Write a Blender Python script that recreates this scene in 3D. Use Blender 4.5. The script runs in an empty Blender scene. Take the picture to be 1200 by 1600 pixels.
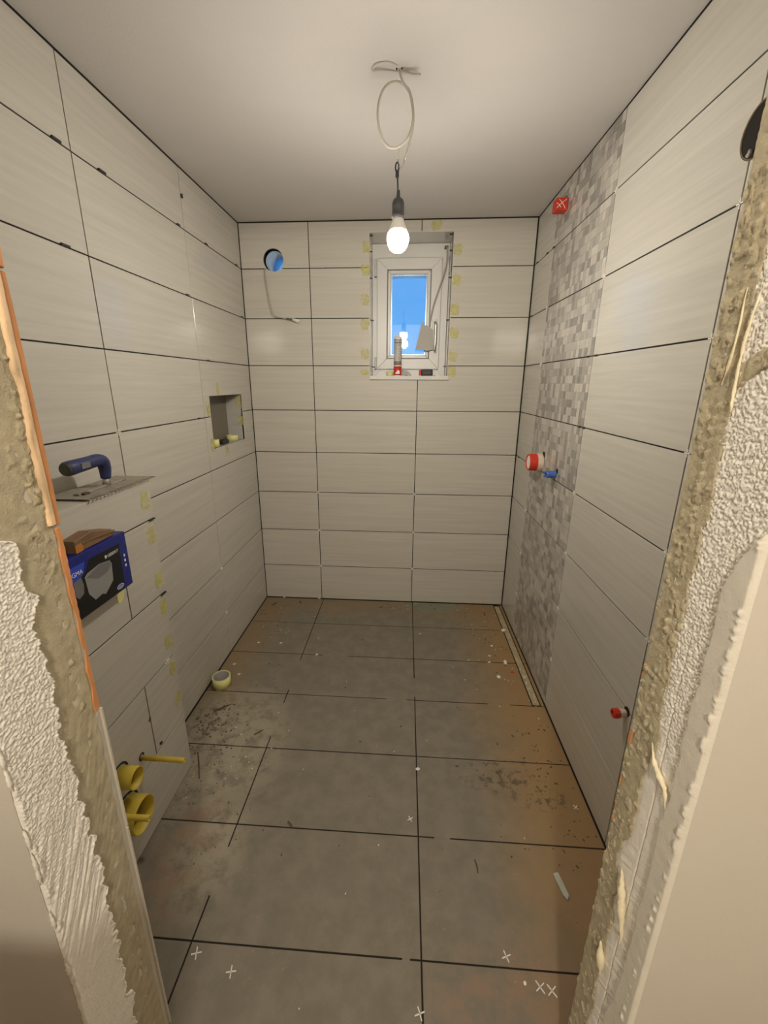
import bpy, bmesh, math, random
import numpy as np
from mathutils import Vector, Matrix
random.seed(7)
C = bpy.context.scene.collection
SC = bpy.context.scene

# ------------------------------------------------------------------ camera
YAW, PITCH, ROLL = -.0625, -.2839, .0043
cy, sy, cp, sp, cr, sr = math.cos(YAW), math.sin(YAW), math.cos(PITCH), math.sin(PITCH), math.cos(ROLL), math.sin(ROLL)
fwd = Vector((sy*cp, cy*cp, sp)); rt = Vector((cy, -sy, 0)); up = rt.cross(fwd)
rt2, up2 = cr*rt + sr*up, -sr*rt + cr*up
cam = bpy.data.cameras.new('camera'); camo = bpy.data.objects.new('camera', cam); C.objects.link(camo)
m = Matrix((rt2, up2, -fwd)).transposed().to_4x4(); m.translation = (0, 0, 1.4); camo.matrix_world = m
cam.sensor_fit = 'VERTICAL'; cam.sensor_height = 36; cam.lens = 653.2646/1600*36
cam.shift_x = (600-592.06)/1600; cam.shift_y = (790.02-800)/1600; cam.clip_start = .02
SC.camera = camo

# ------------------------------------------------------------------ world, lights, exposure
w = bpy.data.worlds.new('dusk_sky'); SC.world = w; w.use_nodes = True
nt = w.node_tree; bg = nt.nodes['Background']
tc = nt.nodes.new('ShaderNodeTexCoord'); sx = nt.nodes.new('ShaderNodeSeparateXYZ'); rp = nt.nodes.new('ShaderNodeValToRGB')
nt.links.new(tc.outputs['Generated'], sx.inputs[0]); nt.links.new(sx.outputs['Z'], rp.inputs[0]); nt.links.new(rp.outputs[0], bg.inputs[0])
rp.color_ramp.elements[0].position = 0.0; rp.color_ramp.elements[0].color = (.16, .52, 1.0, 1)
rp.color_ramp.elements[1].position = .6; rp.color_ramp.elements[1].color = (.085, .33, .86, 1)
bg.inputs[1].default_value = 1.05
hl = bpy.data.lights.new('hall_lamp', 'POINT'); hl.energy = 58; hl.color = (1, .905, .765); hl.shadow_soft_size = .05
hlo = bpy.data.objects.new('hall_lamp', hl); C.objects.link(hlo); hlo.location = (-.05, -.8, 1.93)
BULB_STRENGTH = 500
BULB_COLOR = (1, .925, .80)
SC.view_settings.view_transform = 'Standard'; SC.view_settings.look = 'None'
SC.view_settings.exposure = 0; SC.view_settings.gamma = 1; SC.view_settings.use_curve_mapping = False

# ------------------------------------------------------------------ materials
def nodes(name):
    mt = bpy.data.materials.new(name); mt.use_nodes = True
    return mt, mt.node_tree, mt.node_tree.nodes['Principled BSDF']
def mat(name, col, rough=.6, var=.0, scale=(20, 20, 20), bump=0, bscale=60, metal=0, emit=None, es=0, trans=0, per_obj=0, detail=4, bdist=.002):
    mt, t, b = nodes(name)
    b.inputs['Base Color'].default_value = (*col, 1); b.inputs['Roughness'].default_value = rough; b.inputs['Metallic'].default_value = metal
    if emit: b.inputs['Emission Color'].default_value = (*emit, 1); b.inputs['Emission Strength'].default_value = es
    if trans: b.inputs['Transmission Weight'].default_value = trans
    if var or per_obj:
        g = t.nodes.new('ShaderNodeNewGeometry'); mp = t.nodes.new('ShaderNodeMapping'); mp.inputs['Scale'].default_value = scale
        n = t.nodes.new('ShaderNodeTexNoise'); n.inputs['Scale'].default_value = 1; n.inputs['Detail'].default_value = detail; n.inputs['Roughness'].default_value = .6
        oi = t.nodes.new('ShaderNodeObjectInfo'); ad = t.nodes.new('ShaderNodeVectorMath'); ad.operation = 'MULTIPLY_ADD'
        ad.inputs[1].default_value = (37, 53, 71)
        t.links.new(g.outputs['Position'], mp.inputs[0]); t.links.new(oi.outputs['Random'], ad.inputs[0]); t.links.new(mp.outputs[0], ad.inputs[2])
        t.links.new(ad.outputs[0], n.inputs['Vector'])
        mr = t.nodes.new('ShaderNodeMapRange'); mr.inputs[1].default_value = .3; mr.inputs[2].default_value = .7; mr.inputs[3].default_value = 1-var; mr.inputs[4].default_value = 1+var
        t.links.new(n.outputs[0], mr.inputs[0])
        mr2 = t.nodes.new('ShaderNodeMapRange'); mr2.inputs[3].default_value = 1-per_obj; mr2.inputs[4].default_value = 1+per_obj
        t.links.new(oi.outputs['Random'], mr2.inputs[0])
        mu = t.nodes.new('ShaderNodeMath'); mu.operation = 'MULTIPLY'; t.links.new(mr.outputs[0], mu.inputs[0]); t.links.new(mr2.outputs[0], mu.inputs[1])
        vm = t.nodes.new('ShaderNodeVectorMath'); vm.operation = 'SCALE'; vm.inputs[0].default_value = col
        t.links.new(mu.outputs[0], vm.inputs['Scale']); t.links.new(vm.outputs[0], b.inputs['Base Color'])
    if bump:
        g2 = t.nodes.new('ShaderNodeNewGeometry'); n2 = t.nodes.new('ShaderNodeTexNoise'); n2.inputs['Scale'].default_value = bscale; n2.inputs['Detail'].default_value = 5
        t.links.new(g2.outputs['Position'], n2.inputs['Vector'])
        bp = t.nodes.new('ShaderNodeBump'); bp.inputs['Strength'].default_value = bump; bp.inputs['Distance'].default_value = bdist
        t.links.new(n2.outputs[0], bp.inputs['Height']); t.links.new(bp.outputs[0], b.inputs['Normal'])
    return mt
M = {}
M['tile'] = mat('wall_tile_glaze', (.525, .50, .445), .14, .07, (2.2, 2.2, 60), .12, 35, per_obj=.018, detail=6)
M['tile_edge'] = mat('tile_edge', (.62, .57, .48), .7)
M['joint'] = mat('joint_adhesive', (.012, .008, .006), .95, .2, (30, 30, 30))
M['ceil'] = mat('ceiling_plaster', (.60, .57, .545), .9, .02, (3, 3, 3), .25, 180)
M['hall'] = mat('hall_paint', (.62, .575, .50), .85, .015, (4, 4, 4), .15, 160)
M['white_plaster'] = mat('rough_white_coat', (.92, .88, .80), .9, .05, (60, 60, 60), .5, 420, bdist=.0015)
M['skim'] = mat('skim_coat', (.76, .715, .62), .85, .04, (30, 30, 30), .3, 300)
M['mortar'] = mat('mortar', (.49, .425, .29), .95, .16, (45, 45, 45), .7, 380, bdist=.0015)
M['cream'] = mat('cream_filler', (.74, .52, .31), .6, .3, (60, 60, 18), .3, 200)
M['brick'] = mat('clay_brick', (.62, .27, .10), .85, .14, (30, 30, 15), .3, 150, per_obj=.05)
M['foam'] = mat('foam', (.86, .76, .54), .8, .08, (80, 80, 80), .4, 200)
M['pvc'] = mat('white_pvc', (.70, .69, .67), .35)
M['pvc_dirty'] = mat('dusty_white', (.66, .64, .60), .6, .05, (60, 60, 60))
M['seal'] = mat('grey_gasket', (.12, .12, .12), .6)
M['black'] = mat('black_plastic', (.018, .017, .016), .5)
M['socket'] = mat('dark_grey_rubber', (.055, .055, .055), .5)
M['cable'] = mat('white_cable', (.62, .58, .52), .5)
M['grey_cable'] = mat('grey_cable', (.42, .39, .34), .5)
M['metal'] = mat('satin_metal', (.55, .55, .54), .3, metal=1)
M['steel_dusty'] = mat('dusty_steel', (.34, .31, .255), .6, .18, (50, 50, 50), .2, 200, metal=.35)
M['blue_grip'] = mat('blue_grip', (.022, .030, .115), .45, .15, (60, 60, 60))
M['grip_dark'] = mat('dark_grip', (.05, .045, .035), .6)
M['grip_grey'] = mat('grey_badge', (.17, .165, .17), .6)
M['navy'] = mat('blue_carton', (.012, .02, .20), .38, .15, (40, 40, 40), .5, 60)
M['blackprint'] = mat('black_print', (.006, .006, .007), .4)
M['greyprint'] = mat('grey_print', (.27, .27, .265), .5)
M['greyprint2'] = mat('mid_grey_print', (.17, .17, .17), .5)
M['whiteprint'] = mat('white_print', (.75, .75, .75), .5)
M['blueprint'] = mat('blue_print', (.03, .07, .55), .4)
M['wood'] = mat('worn_wood', (.20, .115, .06), .7, .25, (12, 12, 60), .3, 90)
M['wood_cut'] = mat('orange_wood', (.42, .17, .04), .7, .15, (20, 20, 60))
M['yellow'] = mat('yellow_pipe', (.62, .47, .06), .42, .08, (40, 40, 40))
M['yellow_tape'] = mat('yellow_tape_roll', (.70, .67, .27), .6, .04, (50, 50, 50))
M['dark'] = mat('black_gap_shade', (.012, .008, .006), .95)  # black stands in for the shade inside gaps and holes
M['red'] = mat('red_plastic', (.55, .035, .015), .4, .15, (60, 60, 60))
M['capwhite'] = mat('dusty_cap', (.62, .50, .40), .6, .1, (80, 80, 80))
M['blue_cap'] = mat('blue_plug', (.05, .13, .42), .5, .1, (60, 60, 60))
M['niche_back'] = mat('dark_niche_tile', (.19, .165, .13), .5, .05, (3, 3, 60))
M['niche_side'] = mat('grey_niche_tile', (.42, .41, .38), .4, .08, (20, 20, 60))
M['white'] = mat('white_plastic', (.80, .77, .70), .6)
M['grey_cloth'] = mat('grey_plastic_scrap', (.36, .35, .37), .6, .1, (80, 80, 80))
M['offcut'] = mat('grey_offcut', (.46, .44, .41), .8)
M['drain'] = mat('dusty_channel', (.40, .33, .20), .8, .18, (40, 20, 20), .3, 200)
M['shard'] = mat('pale_shard', (.50, .52, .45), .5)
M['debris'] = mat('brown_crumb', (.10, .07, .04), .9)
M['pipe_skyblue'] = mat('duct_sky_tint', (.42, .55, .74), .5)  # blue skylight from outside is mixed into the white-grey pipe colour
M['print_grey'] = mat('tube_print', (.50, .49, .46), .5, .35, (120, 120, 160), detail=1)
M['print_brown'] = mat('tube_band', (.22, .17, .13), .5, .3, (160, 160, 160), detail=1)
M['bulb_neck'] = mat('bulb_collar', (.82, .80, .76), .4)
M['bulb'] = mat('lit_bulb', (.9, .9, .88), .5, emit=BULB_COLOR, es=BULB_STRENGTH)

# translucent masking tape
mt, t, b = nodes('masking_tape'); tr = t.nodes.new('ShaderNodeBsdfTransparent'); mx = t.nodes.new('ShaderNodeMixShader')
b.inputs['Base Color'].default_value = (.70, .66, .22, 1); b.inputs['Roughness'].default_value = .6
g = t.nodes.new('ShaderNodeNewGeometry'); n = t.nodes.new('ShaderNodeTexNoise'); n.inputs['Scale'].default_value = 25
t.links.new(g.outputs['Position'], n.inputs['Vector'])
mr = t.nodes.new('ShaderNodeMapRange'); mr.inputs[1].default_value = .35; mr.inputs[2].default_value = .65; mr.inputs[3].default_value = .12; mr.inputs[4].default_value = .42
t.links.new(n.outputs[0], mr.inputs[0]); t.links.new(mr.outputs[0], mx.inputs[0])
t.links.new(tr.outputs[0], mx.inputs[1]); t.links.new(b.outputs[0], mx.inputs[2]); t.links.new(mx.outputs[0], t.nodes['Material Output'].inputs[0])
M['tape'] = mt
# window glass
mt, t, b = nodes('window_glass'); tr = t.nodes.new('ShaderNodeBsdfTransparent'); gl = t.nodes.new('ShaderNodeBsdfGlossy'); gl.inputs['Roughness'].default_value = .015
tr.inputs[0].default_value = (.93, .97, 1, 1)
fr = t.nodes.new('ShaderNodeFresnel'); mx = t.nodes.new('ShaderNodeMixShader')
t.links.new(fr.outputs[0], mx.inputs[0]); t.links.new(tr.outputs[0], mx.inputs[1]); t.links.new(gl.outputs[0], mx.inputs[2]); t.links.new(mx.outputs[0], t.nodes['Material Output'].inputs[0])
M['glass'] = mt
# mosaic chip: tone attribute
mt, t, b = nodes('mosaic_chip'); b.inputs['Roughness'].default_value = .3
at = t.nodes.new('ShaderNodeAttribute'); at.attribute_name = 'tone'; rp = t.nodes.new('ShaderNodeValToRGB')
rp.color_ramp.elements[0].color = (.23, .215, .195, 1); rp.color_ramp.elements[1].color = (.54, .505, .45, 1)
g = t.nodes.new('ShaderNodeNewGeometry'); n = t.nodes.new('ShaderNodeTexNoise'); n.inputs['Scale'].default_value = 60; n.inputs['Detail'].default_value = 3
t.links.new(g.outputs['Position'], n.inputs['Vector'])
ad = t.nodes.new('ShaderNodeMath'); ad.operation = 'MULTIPLY_ADD'; ad.inputs[1].default_value = .35; t.links.new(n.outputs[0], ad.inputs[0])
sb = t.nodes.new('ShaderNodeMath'); sb.operation = 'SUBTRACT'; sb.inputs[1].default_value = .17
t.links.new(at.outputs['Fac'], ad.inputs[2]); t.links.new(ad.outputs[0], sb.inputs[0]); t.links.new(sb.outputs[0], rp.inputs[0]); t.links.new(rp.outputs[0], b.inputs['Base Color'])
M['chip'] = mt
# floor tile with dirt
mt, t, b = nodes('floor_tile_dusty')
L = t.links.new; N = t.nodes.new
g = N('ShaderNodeNewGeometry'); s = N('ShaderNodeSeparateXYZ'); L(g.outputs['Position'], s.inputs[0])
def noise(sc, det=5, rough=.65):
    n = N('ShaderNodeTexNoise'); n.inputs['Scale'].default_value = sc; n.inputs['Detail'].default_value = det; n.inputs['Roughness'].default_value = rough
    L(g.outputs['Position'], n.inputs['Vector']); return n.outputs[0]
def mth(op, a, bb, cc=None):
    q = N('ShaderNodeMath'); q.operation = op
    for i, v in enumerate((a, bb, cc)):
        if v is None: continue
        if isinstance(v, (int, float)): q.inputs[i].default_value = v
        else: L(v, q.inputs[i])
    return q.outputs[0]
def rng(v, a, bb, c=0, d=1):
    q = N('ShaderNodeMapRange'); q.inputs[1].default_value = a; q.inputs[2].default_value = bb; q.inputs[3].default_value = c; q.inputs[4].default_value = d; q.interpolation_type = 'SMOOTHSTEP'; L(v, q.inputs[0]); return q.outputs[0]
def mixc(f, a, bb):
    q = N('ShaderNodeMix'); q.data_type = 'RGBA'
    if isinstance(f, (int, float)): q.inputs['Factor'].default_value = f
    else: L(f, q.inputs['Factor'])
    for k, v in ((6, a), (7, bb)):
        if isinstance(v, tuple): q.inputs[k].default_value = (*v, 1)
        else: L(v, q.inputs[k])
    return q.outputs[2]
n1, n2, n3 = noise(3.5), noise(14), noise(60, 4)
base = mixc(rng(n2, .3, .7), (.170, .150, .114), (.215, .190, .148))
wob = mth('MULTIPLY_ADD', n1, .30, -.15)
# orange dust along the right wall, towards the back wall and in the left back corner
xr = rng(mth('ADD', s.outputs[0], wob), .22, .60)
xr = mth('MULTIPLY', xr, rng(n3, .1, .5, .55, 1))
base = mixc(mth('MULTIPLY', xr, .9), base, (.32, .195, .080))
xl = rng(mth('ADD', s.outputs[0], wob), -.90, -.62, 1, 0); xl = mth('MULTIPLY', xl, rng(s.outputs[1], 1.25, 1.75))
bk = rng(mth('ADD', s.outputs[1], wob), 2.25, 2.45)
d2 = mth('MAXIMUM', mth('MULTIPLY', xl, .75), mth('MULTIPLY', bk, .55))
base = mixc(d2, base, (.25, .170, .085))
# pale dried slurry in front of the boxed-in cistern
def blob(cx, cyy, rx, ry):
    a = mth('MULTIPLY_ADD', s.outputs[0], 1/rx, -cx/rx); bb = mth('MULTIPLY_ADD', s.outputs[1], 1/ry, -cyy/ry)
    return rng(mth('ADD', mth('MULTIPLY', a, a), mth('MULTIPLY', bb, bb)), 0, 1, 1, 0)
pl = mth('MULTIPLY', mth('MAXIMUM', blob(-.70, 1.30, .32, .42), blob(-.60, .92, .16, .24)), rng(noise(16, 6, .7), .36, .56))
base = mixc(mth('MULTIPLY', pl, .8), base, (.36, .315, .235))
rd = mth('MULTIPLY', mth('MAXIMUM', blob(-.66, .90, .12, .26), blob(.32, .62, .3, .16)), rng(n2, .4, .62))
base = mixc(mth('MULTIPLY', rd, .6), base, (.28, .16, .10))
dk = mth('MULTIPLY', mth('MAXIMUM', blob(-.82, 1.42, .10, .13), mth('MAXIMUM', blob(.38, 1.24, .2, .10), blob(.5, 1.16, .14, .06))), rng(noise(30, 5, .7), .50, .60))
base = mixc(mth('MULTIPLY', dk, .8), base, (.07, .055, .035))
tl = mth('MULTIPLY', blob(.20, 2.47, .22, .13), rng(n3, .35, .65))
base = mixc(mth('MULTIPLY', tl, .85), base, (.16, .26, .20))
sp_ = mth('MULTIPLY', rng(noise(140, 2, .5), .70, .74), rng(n1, .45, .6))
base = mixc(mth('MULTIPLY', sp_, .6), base, (.45, .41, .33))
L(base, b.inputs['Base Color']); b.inputs['Roughness'].default_value = .62
bp = N('ShaderNodeBump'); bp.inputs['Strength'].default_value = .15; bp.inputs['Distance'].default_value = .002; L(n3, bp.inputs['Height']); L(bp.outputs[0], b.inputs['Normal'])
M['floor'] = mt

# ------------------------------------------------------------------ geometry helpers (coordinates are world metres)
def link(name, me, m, loc=(0, 0, 0), parent=None):
    o = bpy.data.objects.new(name, me); C.objects.link(o)
    if m is not None and hasattr(me, 'materials'): me.materials.append(m)
    lx = Vector(loc); o.location = lx
    if parent is not None:
        o.parent = parent; o.location = lx - wloc(parent)
    return o
def wloc(o):
    v = Vector((0, 0, 0))
    while o: v += o.location; o = o.parent
    return v
def mk(name, bm, m, loc=None, parent=None, smooth=False):
    """one mesh object out of a bmesh built in world coordinates; origin at loc (default: centre)"""
    if loc is None:
        vs = [v.co for v in bm.verts]
        loc = [sum((max(v[i] for v in vs), min(v[i] for v in vs)))/2 for i in range(3)]
    bmesh.ops.translate(bm, vec=[-c for c in loc], verts=bm.verts)
    bmesh.ops.recalc_face_normals(bm, faces=bm.faces)
    me = bpy.data.meshes.new(name); bm.to_mesh(me); bm.free()
    if smooth:
        for p in me.polygons: p.use_smooth = True
    return link(name, me, m, loc, parent)
def thing(name, label, cat, loc, group=None, kind=None):
    o = bpy.data.objects.new(name, None); C.objects.link(o); o.location = loc; o.empty_display_size = .02
    return tag(o, label, cat, group, kind)
def tag(o, label=None, cat=None, group=None, kind=None):
    if label: o['label'] = label
    if cat: o['category'] = cat
    if group: o['group'] = group
    if kind: o['kind'] = kind
    return o
def box(bm, x0, x1, y0, y1, z0, z1, bev=0):
    r = bmesh.ops.create_cube(bm, size=1); vs = r['verts']
    for v in vs: v.co = Vector(((x0+x1)/2+v.co.x*(x1-x0), (y0+y1)/2+v.co.y*(y1-y0), (z0+z1)/2+v.co.z*(z1-z0)))
    if bev:
        es = list({e for v in vs for e in v.link_edges})
        bmesh.ops.bevel(bm, geom=es, offset=bev, segments=2, affect='EDGES', profile=.6)
def bx(*a, bev=0):
    bm = bmesh.new(); box(bm, *a, bev=bev); return bm
def axis_map(axis):
    """polygon (a,b) with depth d -> world.  'y': a=x,b=z depth y ; 'x': a=y,b=z depth x ; 'z': a=x,b=y depth z"""
    return {'y': lambda a, b, d: (a, d, b), 'x': lambda a, b, d: (d, a, b), 'z': lambda a, b, d: (a, b, d)}[axis]
def prism(bm, pts, axis, d0, d1, bev=0):
    """extrude polygon from d0 (back) to d1 (front); the front rim is bevelled"""
    f = axis_map(axis)
    back = [bm.verts.new(f(a, b, d0)) for a, b in pts]; front = [bm.verts.new(f(a, b, d1)) for a, b in pts]
    n = len(pts); bm.faces.new(back); ff = bm.faces.new(front)
    for i in range(n): bm.faces.new((back[i], back[(i+1) % n], front[(i+1) % n], front[i]))
    if bev: bmesh.ops.bevel(bm, geom=list(ff.edges), offset=bev, segments=1, affect='EDGES')
def tube(bm, pts, r, seg=10, smooth_n=0, caps=True):
    P = [Vector(p) for p in pts]
    if smooth_n:
        Q = []
        for i in range(len(P)-1):
            a, b_, c_, d = P[max(i-1, 0)], P[i], P[i+1], P[min(i+2, len(P)-1)]
            for k in range(smooth_n):
                u = k/smooth_n; Q.append(.5*((2*b_)+(c_-a)*u+(2*a-5*b_+4*c_-d)*u*u+(3*b_-a-3*c_+d)*u**3))
        P = Q+[P[-1]]
    rs = r if isinstance(r, (list, tuple)) else [r]*len(P)
    rings = []; ref = None
    for i, p in enumerate(P):
        tg = (P[min(i+1, len(P)-1)]-P[max(i-1, 0)]).normalized()
        if ref is None: ref = tg.orthogonal().normalized()
        ref = (ref-tg*ref.dot(tg)).normalized(); bn = tg.cross(ref)
        rings.append([bm.verts.new(p+rs[i]*(math.cos(2*math.pi*k/seg)*ref+math.sin(2*math.pi*k/seg)*bn)) for k in range(seg)])
    for a, b_ in zip(rings, rings[1:]):
        for k in range(seg): bm.faces.new((a[k], a[(k+1) % seg], b_[(k+1) % seg], b_[k]))
    if caps: bm.faces.new(rings[0]); bm.faces.new(rings[-1])
def lathe(bm, prof, origin, axis=(0, 0, 1), seg=28, closed=False):
    """prof: list of (radius, height along axis)"""
    o = Vector(origin); a = Vector(axis).normalized(); u = a.orthogonal().normalized(); v = a.cross(u)
    rings = []
    for r, h in prof:
        if r < 1e-6: rings.append([bm.verts.new(o+a*h)])
        else: rings.append([bm.verts.new(o+a*h+r*(math.cos(2*math.pi*k/seg)*u+math.sin(2*math.pi*k/seg)*v)) for k in range(seg)])
    pr = list(zip(rings, rings[1:]))
    if closed: pr.append((rings[-1], rings[0]))
    for A, B in pr:
        for k in range(seg):
            k2 = (k+1) % seg
            if len(A) == 1 and len(B) == 1: continue
            if len(A) == 1: bm.faces.new((A[0], B[k], B[k2]))
            elif len(B) == 1: bm.faces.new((A[k], A[k2], B[0]))
            else: bm.faces.new((A[k], A[k2], B[k2], B[k]))
def ring_frame(bm, a0, a1, b0, b1, w, axis, d0, d1, bev=0):
    """rectangular frame of four mitred bars"""
    for q in (((a0, b0), (a1, b0), (a1-w, b0+w), (a0+w, b0+w)), ((a1, b0), (a1, b1), (a1-w, b1-w), (a1-w, b0+w)),
              ((a1, b1), (a0, b1), (a0+w, b1-w), (a1-w, b1-w)), ((a0, b1), (a0, b0), (a0+w, b0+w), (a0+w, b1-w))):
        prism(bm, q, axis, d0, d1, bev)

# ------------------------------------------------------------------ room measures
XL, XR, YB, ZC = -.92, .658, 2.512, 2.2244
H = [0, .2416, .4928, .7440, .9952, 1.2464, 1.4976, 1.7488, 2.0, ZC]      # tile courses
J1, J2 = -.541, .062                       # back wall joints
V = [1.901, 1.298, .695]                   # left wall joints (y)
W0, W1, W2 = 2.2194, 1.6187, 1.0157        # right wall joints
G = .0020                                  # half joint
JD = .0024                                 # depth of the open joints
T = .008                                   # tile thickness
def struct(name, bm, m, loc=None, label=None):
    o = mk(name, bm, m, loc); o['kind'] = 'structure'
    if label: o['label'] = label
    return o

# floor, ceiling
b0 = bx(-2.2, 2.2, -1.7, 3.0, -.12, -.0009); floor = struct('floor', b0, M['joint'], (0, 0, 0), 'grey rectangular floor tiles dusted with orange brick dirt')
ceil = struct('ceiling', bx(XL-.2, XR+.2, .5, 3.0, ZC+.006, ZC+.15), M['ceil'], (0, 1.5, ZC+.006), 'smooth off-white plastered ceiling of the bathroom')
bm = bx(XL-.0, XR+.0, .53, YB+.0, ZC, ZC+.006); mk('plaster_skin', bm, M['ceil'], None, ceil)
# window / duct measures
WX0, WX1, WZ0, WZ1 = -.2135, .2285, 1.4437, 2.1635
VC = (-.738, 2.043); VR = .0565
# back wall core around window and duct
bm = bmesh.new()
y0, y1 = YB+JD, YB+.27
box(bm, XL-.18, VC[0]-VR, y0, y1, -.1, ZC+.1)
box(bm, VC[0]-VR, VC[0]+VR, y0, y1, -.1, VC[1]-VR); box(bm, VC[0]-VR, VC[0]+VR, y0, y1, VC[1]+VR, ZC+.1)
box(bm, VC[0]+VR, WX0-.004, y0, y1, -.1, ZC+.1)
box(bm, WX0-.004, WX1+.004, y0, y1, -.1, WZ0-.024); box(bm, WX0-.004, WX1+.004, y0, y1, WZ1+.004, ZC+.1)
box(bm, WX1+.004, XR+.18, y0, y1, -.1, ZC+.1)
wb = struct('wall_back', bm, M['joint'], (0, YB, 0), 'tiled back wall with the small window')
# left wall core around the niche
NY0, NY1, NZ0, NZ1, ND = 1.962, 2.356, 1.0935, 1.3415, .092
bm = bmesh.new(); x0, x1 = XL-.18, XL-JD
box(bm, x0, x1, .45, NY0-.006, -.1, ZC+.1); box(bm, x0, x1, NY1+.006, YB+.3, -.1, ZC+.1)
box(bm, x0, x1, NY0-.006, NY1+.006, -.1, NZ0-.006); box(bm, x0, x1, NY0-.006, NY1+.006, NZ1+.006, ZC+.1)
box(bm, x0, XL-ND-.008, NY0-.006, NY1+.006, NZ0-.006, NZ1+.006)
wl = struct('wall_left', bm, M['joint'], (XL, 1.5, 0), 'tiled left wall with the square niche')
bm = bx(XR+JD, XR+.18, .45, YB+.3, -.1, ZC+.1)
wr = struct('wall_right', bm, M['joint'], (XR, 1.5, 0), 'tiled right wall with the grey mosaic strip')
def tile(parent, axis, front, pts, name='wall_tile', m=None):
    s = {'y': 1, 'x': -1 if parent is wl else 1, 'z': -1}[axis]
    j = random.uniform(-.0004, .0004)
    bm = bmesh.new(); prism(bm, pts, axis, front+s*T, front+j, .0008)
    return mk(name, bm, m or M['tile'], None, parent)
def rect(a0, a1, b0, b1, g=G): return [(a0+g, b0+g), (a1-g, b0+g), (a1-g, b1-g), (a0+g, b1-g)]
def arc(cx, cz, r, a0, a1, n=20): return [(cx+r*math.cos(math.radians(a0+(a1-a0)*i/n)), cz+r*math.sin(math.radians(a0+(a1-a0)*i/n))) for i in range(n+1)]
# ---- back wall tiles
EX0, EX1 = XL+.001, XR-.003
for k in range(9):
    z0, z1 = H[k], H[k+1]
    if k == 8: z1 += G-.006
    if k == 0: z0 += .003
    # left column, with the duct hole across courses 7/8
    a0, a1, b0, b1 = EX0+G, J1-G, z0+G, z1-G
    if k == 8:
        h = b0-VC[1]; t0 = math.degrees(math.asin(h/VR)); dx = VR*math.cos(math.radians(t0))
        tile(wb, 'y', YB, [(a0, b0), (VC[0]-dx, b0)] + arc(*VC, VR, 180-t0, t0)[1:-1] + [(VC[0]+dx, b0), (a1, b0), (a1, b1), (a0, b1)])
    elif k == 7:
        h = b1-VC[1]; t0 = math.degrees(math.asin(h/VR)); dx = VR*math.cos(math.radians(t0))
        tile(wb, 'y', YB, [(a0, b0), (a1, b0), (a1, b1), (VC[0]+dx, b1)] + arc(*VC, VR, t0, -180-t0)[1:-1] + [(VC[0]-dx, b1), (a0, b1)])
    else: tile(wb, 'y', YB, rect(EX0, J1, z0, z1))
    wx0, wx1, wz0, wz1 = WX0-.001, WX1+.001, WZ0-.024, WZ1+.001
    if k <= 4:
        tile(wb, 'y', YB, rect(J1, J2, z0, z1)); tile(wb, 'y', YB, rect(J2, EX1, z0, z1))
    elif k == 5:
        tile(wb, 'y', YB, [(J1+G, b0), (J2-G, b0), (J2-G, wz0), (wx0, wz0), (wx0, b1), (J1+G, b1)])
        tile(wb, 'y', YB, [(J2+G, b0), (EX1-G, b0), (EX1-G, b1), (wx1, b1), (wx1, wz0), (J2+G, wz0)])
    elif k in (6, 7):
        tile(wb, 'y', YB, rect(J1, wx0+G, z0, z1)); tile(wb, 'y', YB, rect(wx1-G, EX1, z0, z1))
    else:
        tile(wb, 'y', YB, [(J1+G, b0), (wx0, b0), (wx0, wz1), (J2-G, wz1), (J2-G, b1), (J1+G, b1)])
        tile(wb, 'y', YB, [(J2+G, wz1), (wx1, wz1), (wx1, b0), (EX1-G, b0), (EX1-G, b1), (J2+G, b1)])
# ---- left wall tiles
def niche_notch(y0, y1, b0, b1, k):
    a0, a1 = y0+G, y1-G
    if k == 4: return [(a0, b0), (a1, b0), (a1, b1), (NY1, b1), (NY1, NZ0), (NY0, NZ0), (NY0, b1), (a0, b1)]
    return [(a0, b0), (NY0, b0), (NY0, NZ1), (NY1, NZ1), (NY1, b0), (a1, b0), (a1, b1), (a0, b1)]
LJ = [YB-.002, V[0], V[1], V[2], .553]
for k in range(9):
    z0, z1 = H[k]+(.003 if k == 0 else 0), H[k+1]-(.0045 if k == 8 else 0)
    for i in range(4):
        y1_, y0_ = LJ[i], LJ[i+1]
        g = G*.7
        if i == 0 and k in (4, 5): tile(wl, 'x', XL, niche_notch(y0_, y1_, z0+G, z1-G, k))
        else:
            if y1_ < 1.2 and z1 < 1.0: continue            # hidden behind the cistern casing
            tile(wl, 'x', XL, rect(y0_, y1_, z0, z1))
# niche lining
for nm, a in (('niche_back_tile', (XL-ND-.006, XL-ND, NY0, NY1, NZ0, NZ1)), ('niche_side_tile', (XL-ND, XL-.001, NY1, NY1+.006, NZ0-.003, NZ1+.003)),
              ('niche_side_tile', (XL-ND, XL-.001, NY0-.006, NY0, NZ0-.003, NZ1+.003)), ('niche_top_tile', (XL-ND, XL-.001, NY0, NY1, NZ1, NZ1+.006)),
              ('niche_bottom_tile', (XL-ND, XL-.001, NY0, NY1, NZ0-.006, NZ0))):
    mk(nm, bx(*a), M['niche_back'] if 'back' in nm else M['niche_side'], None, wl)
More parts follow.
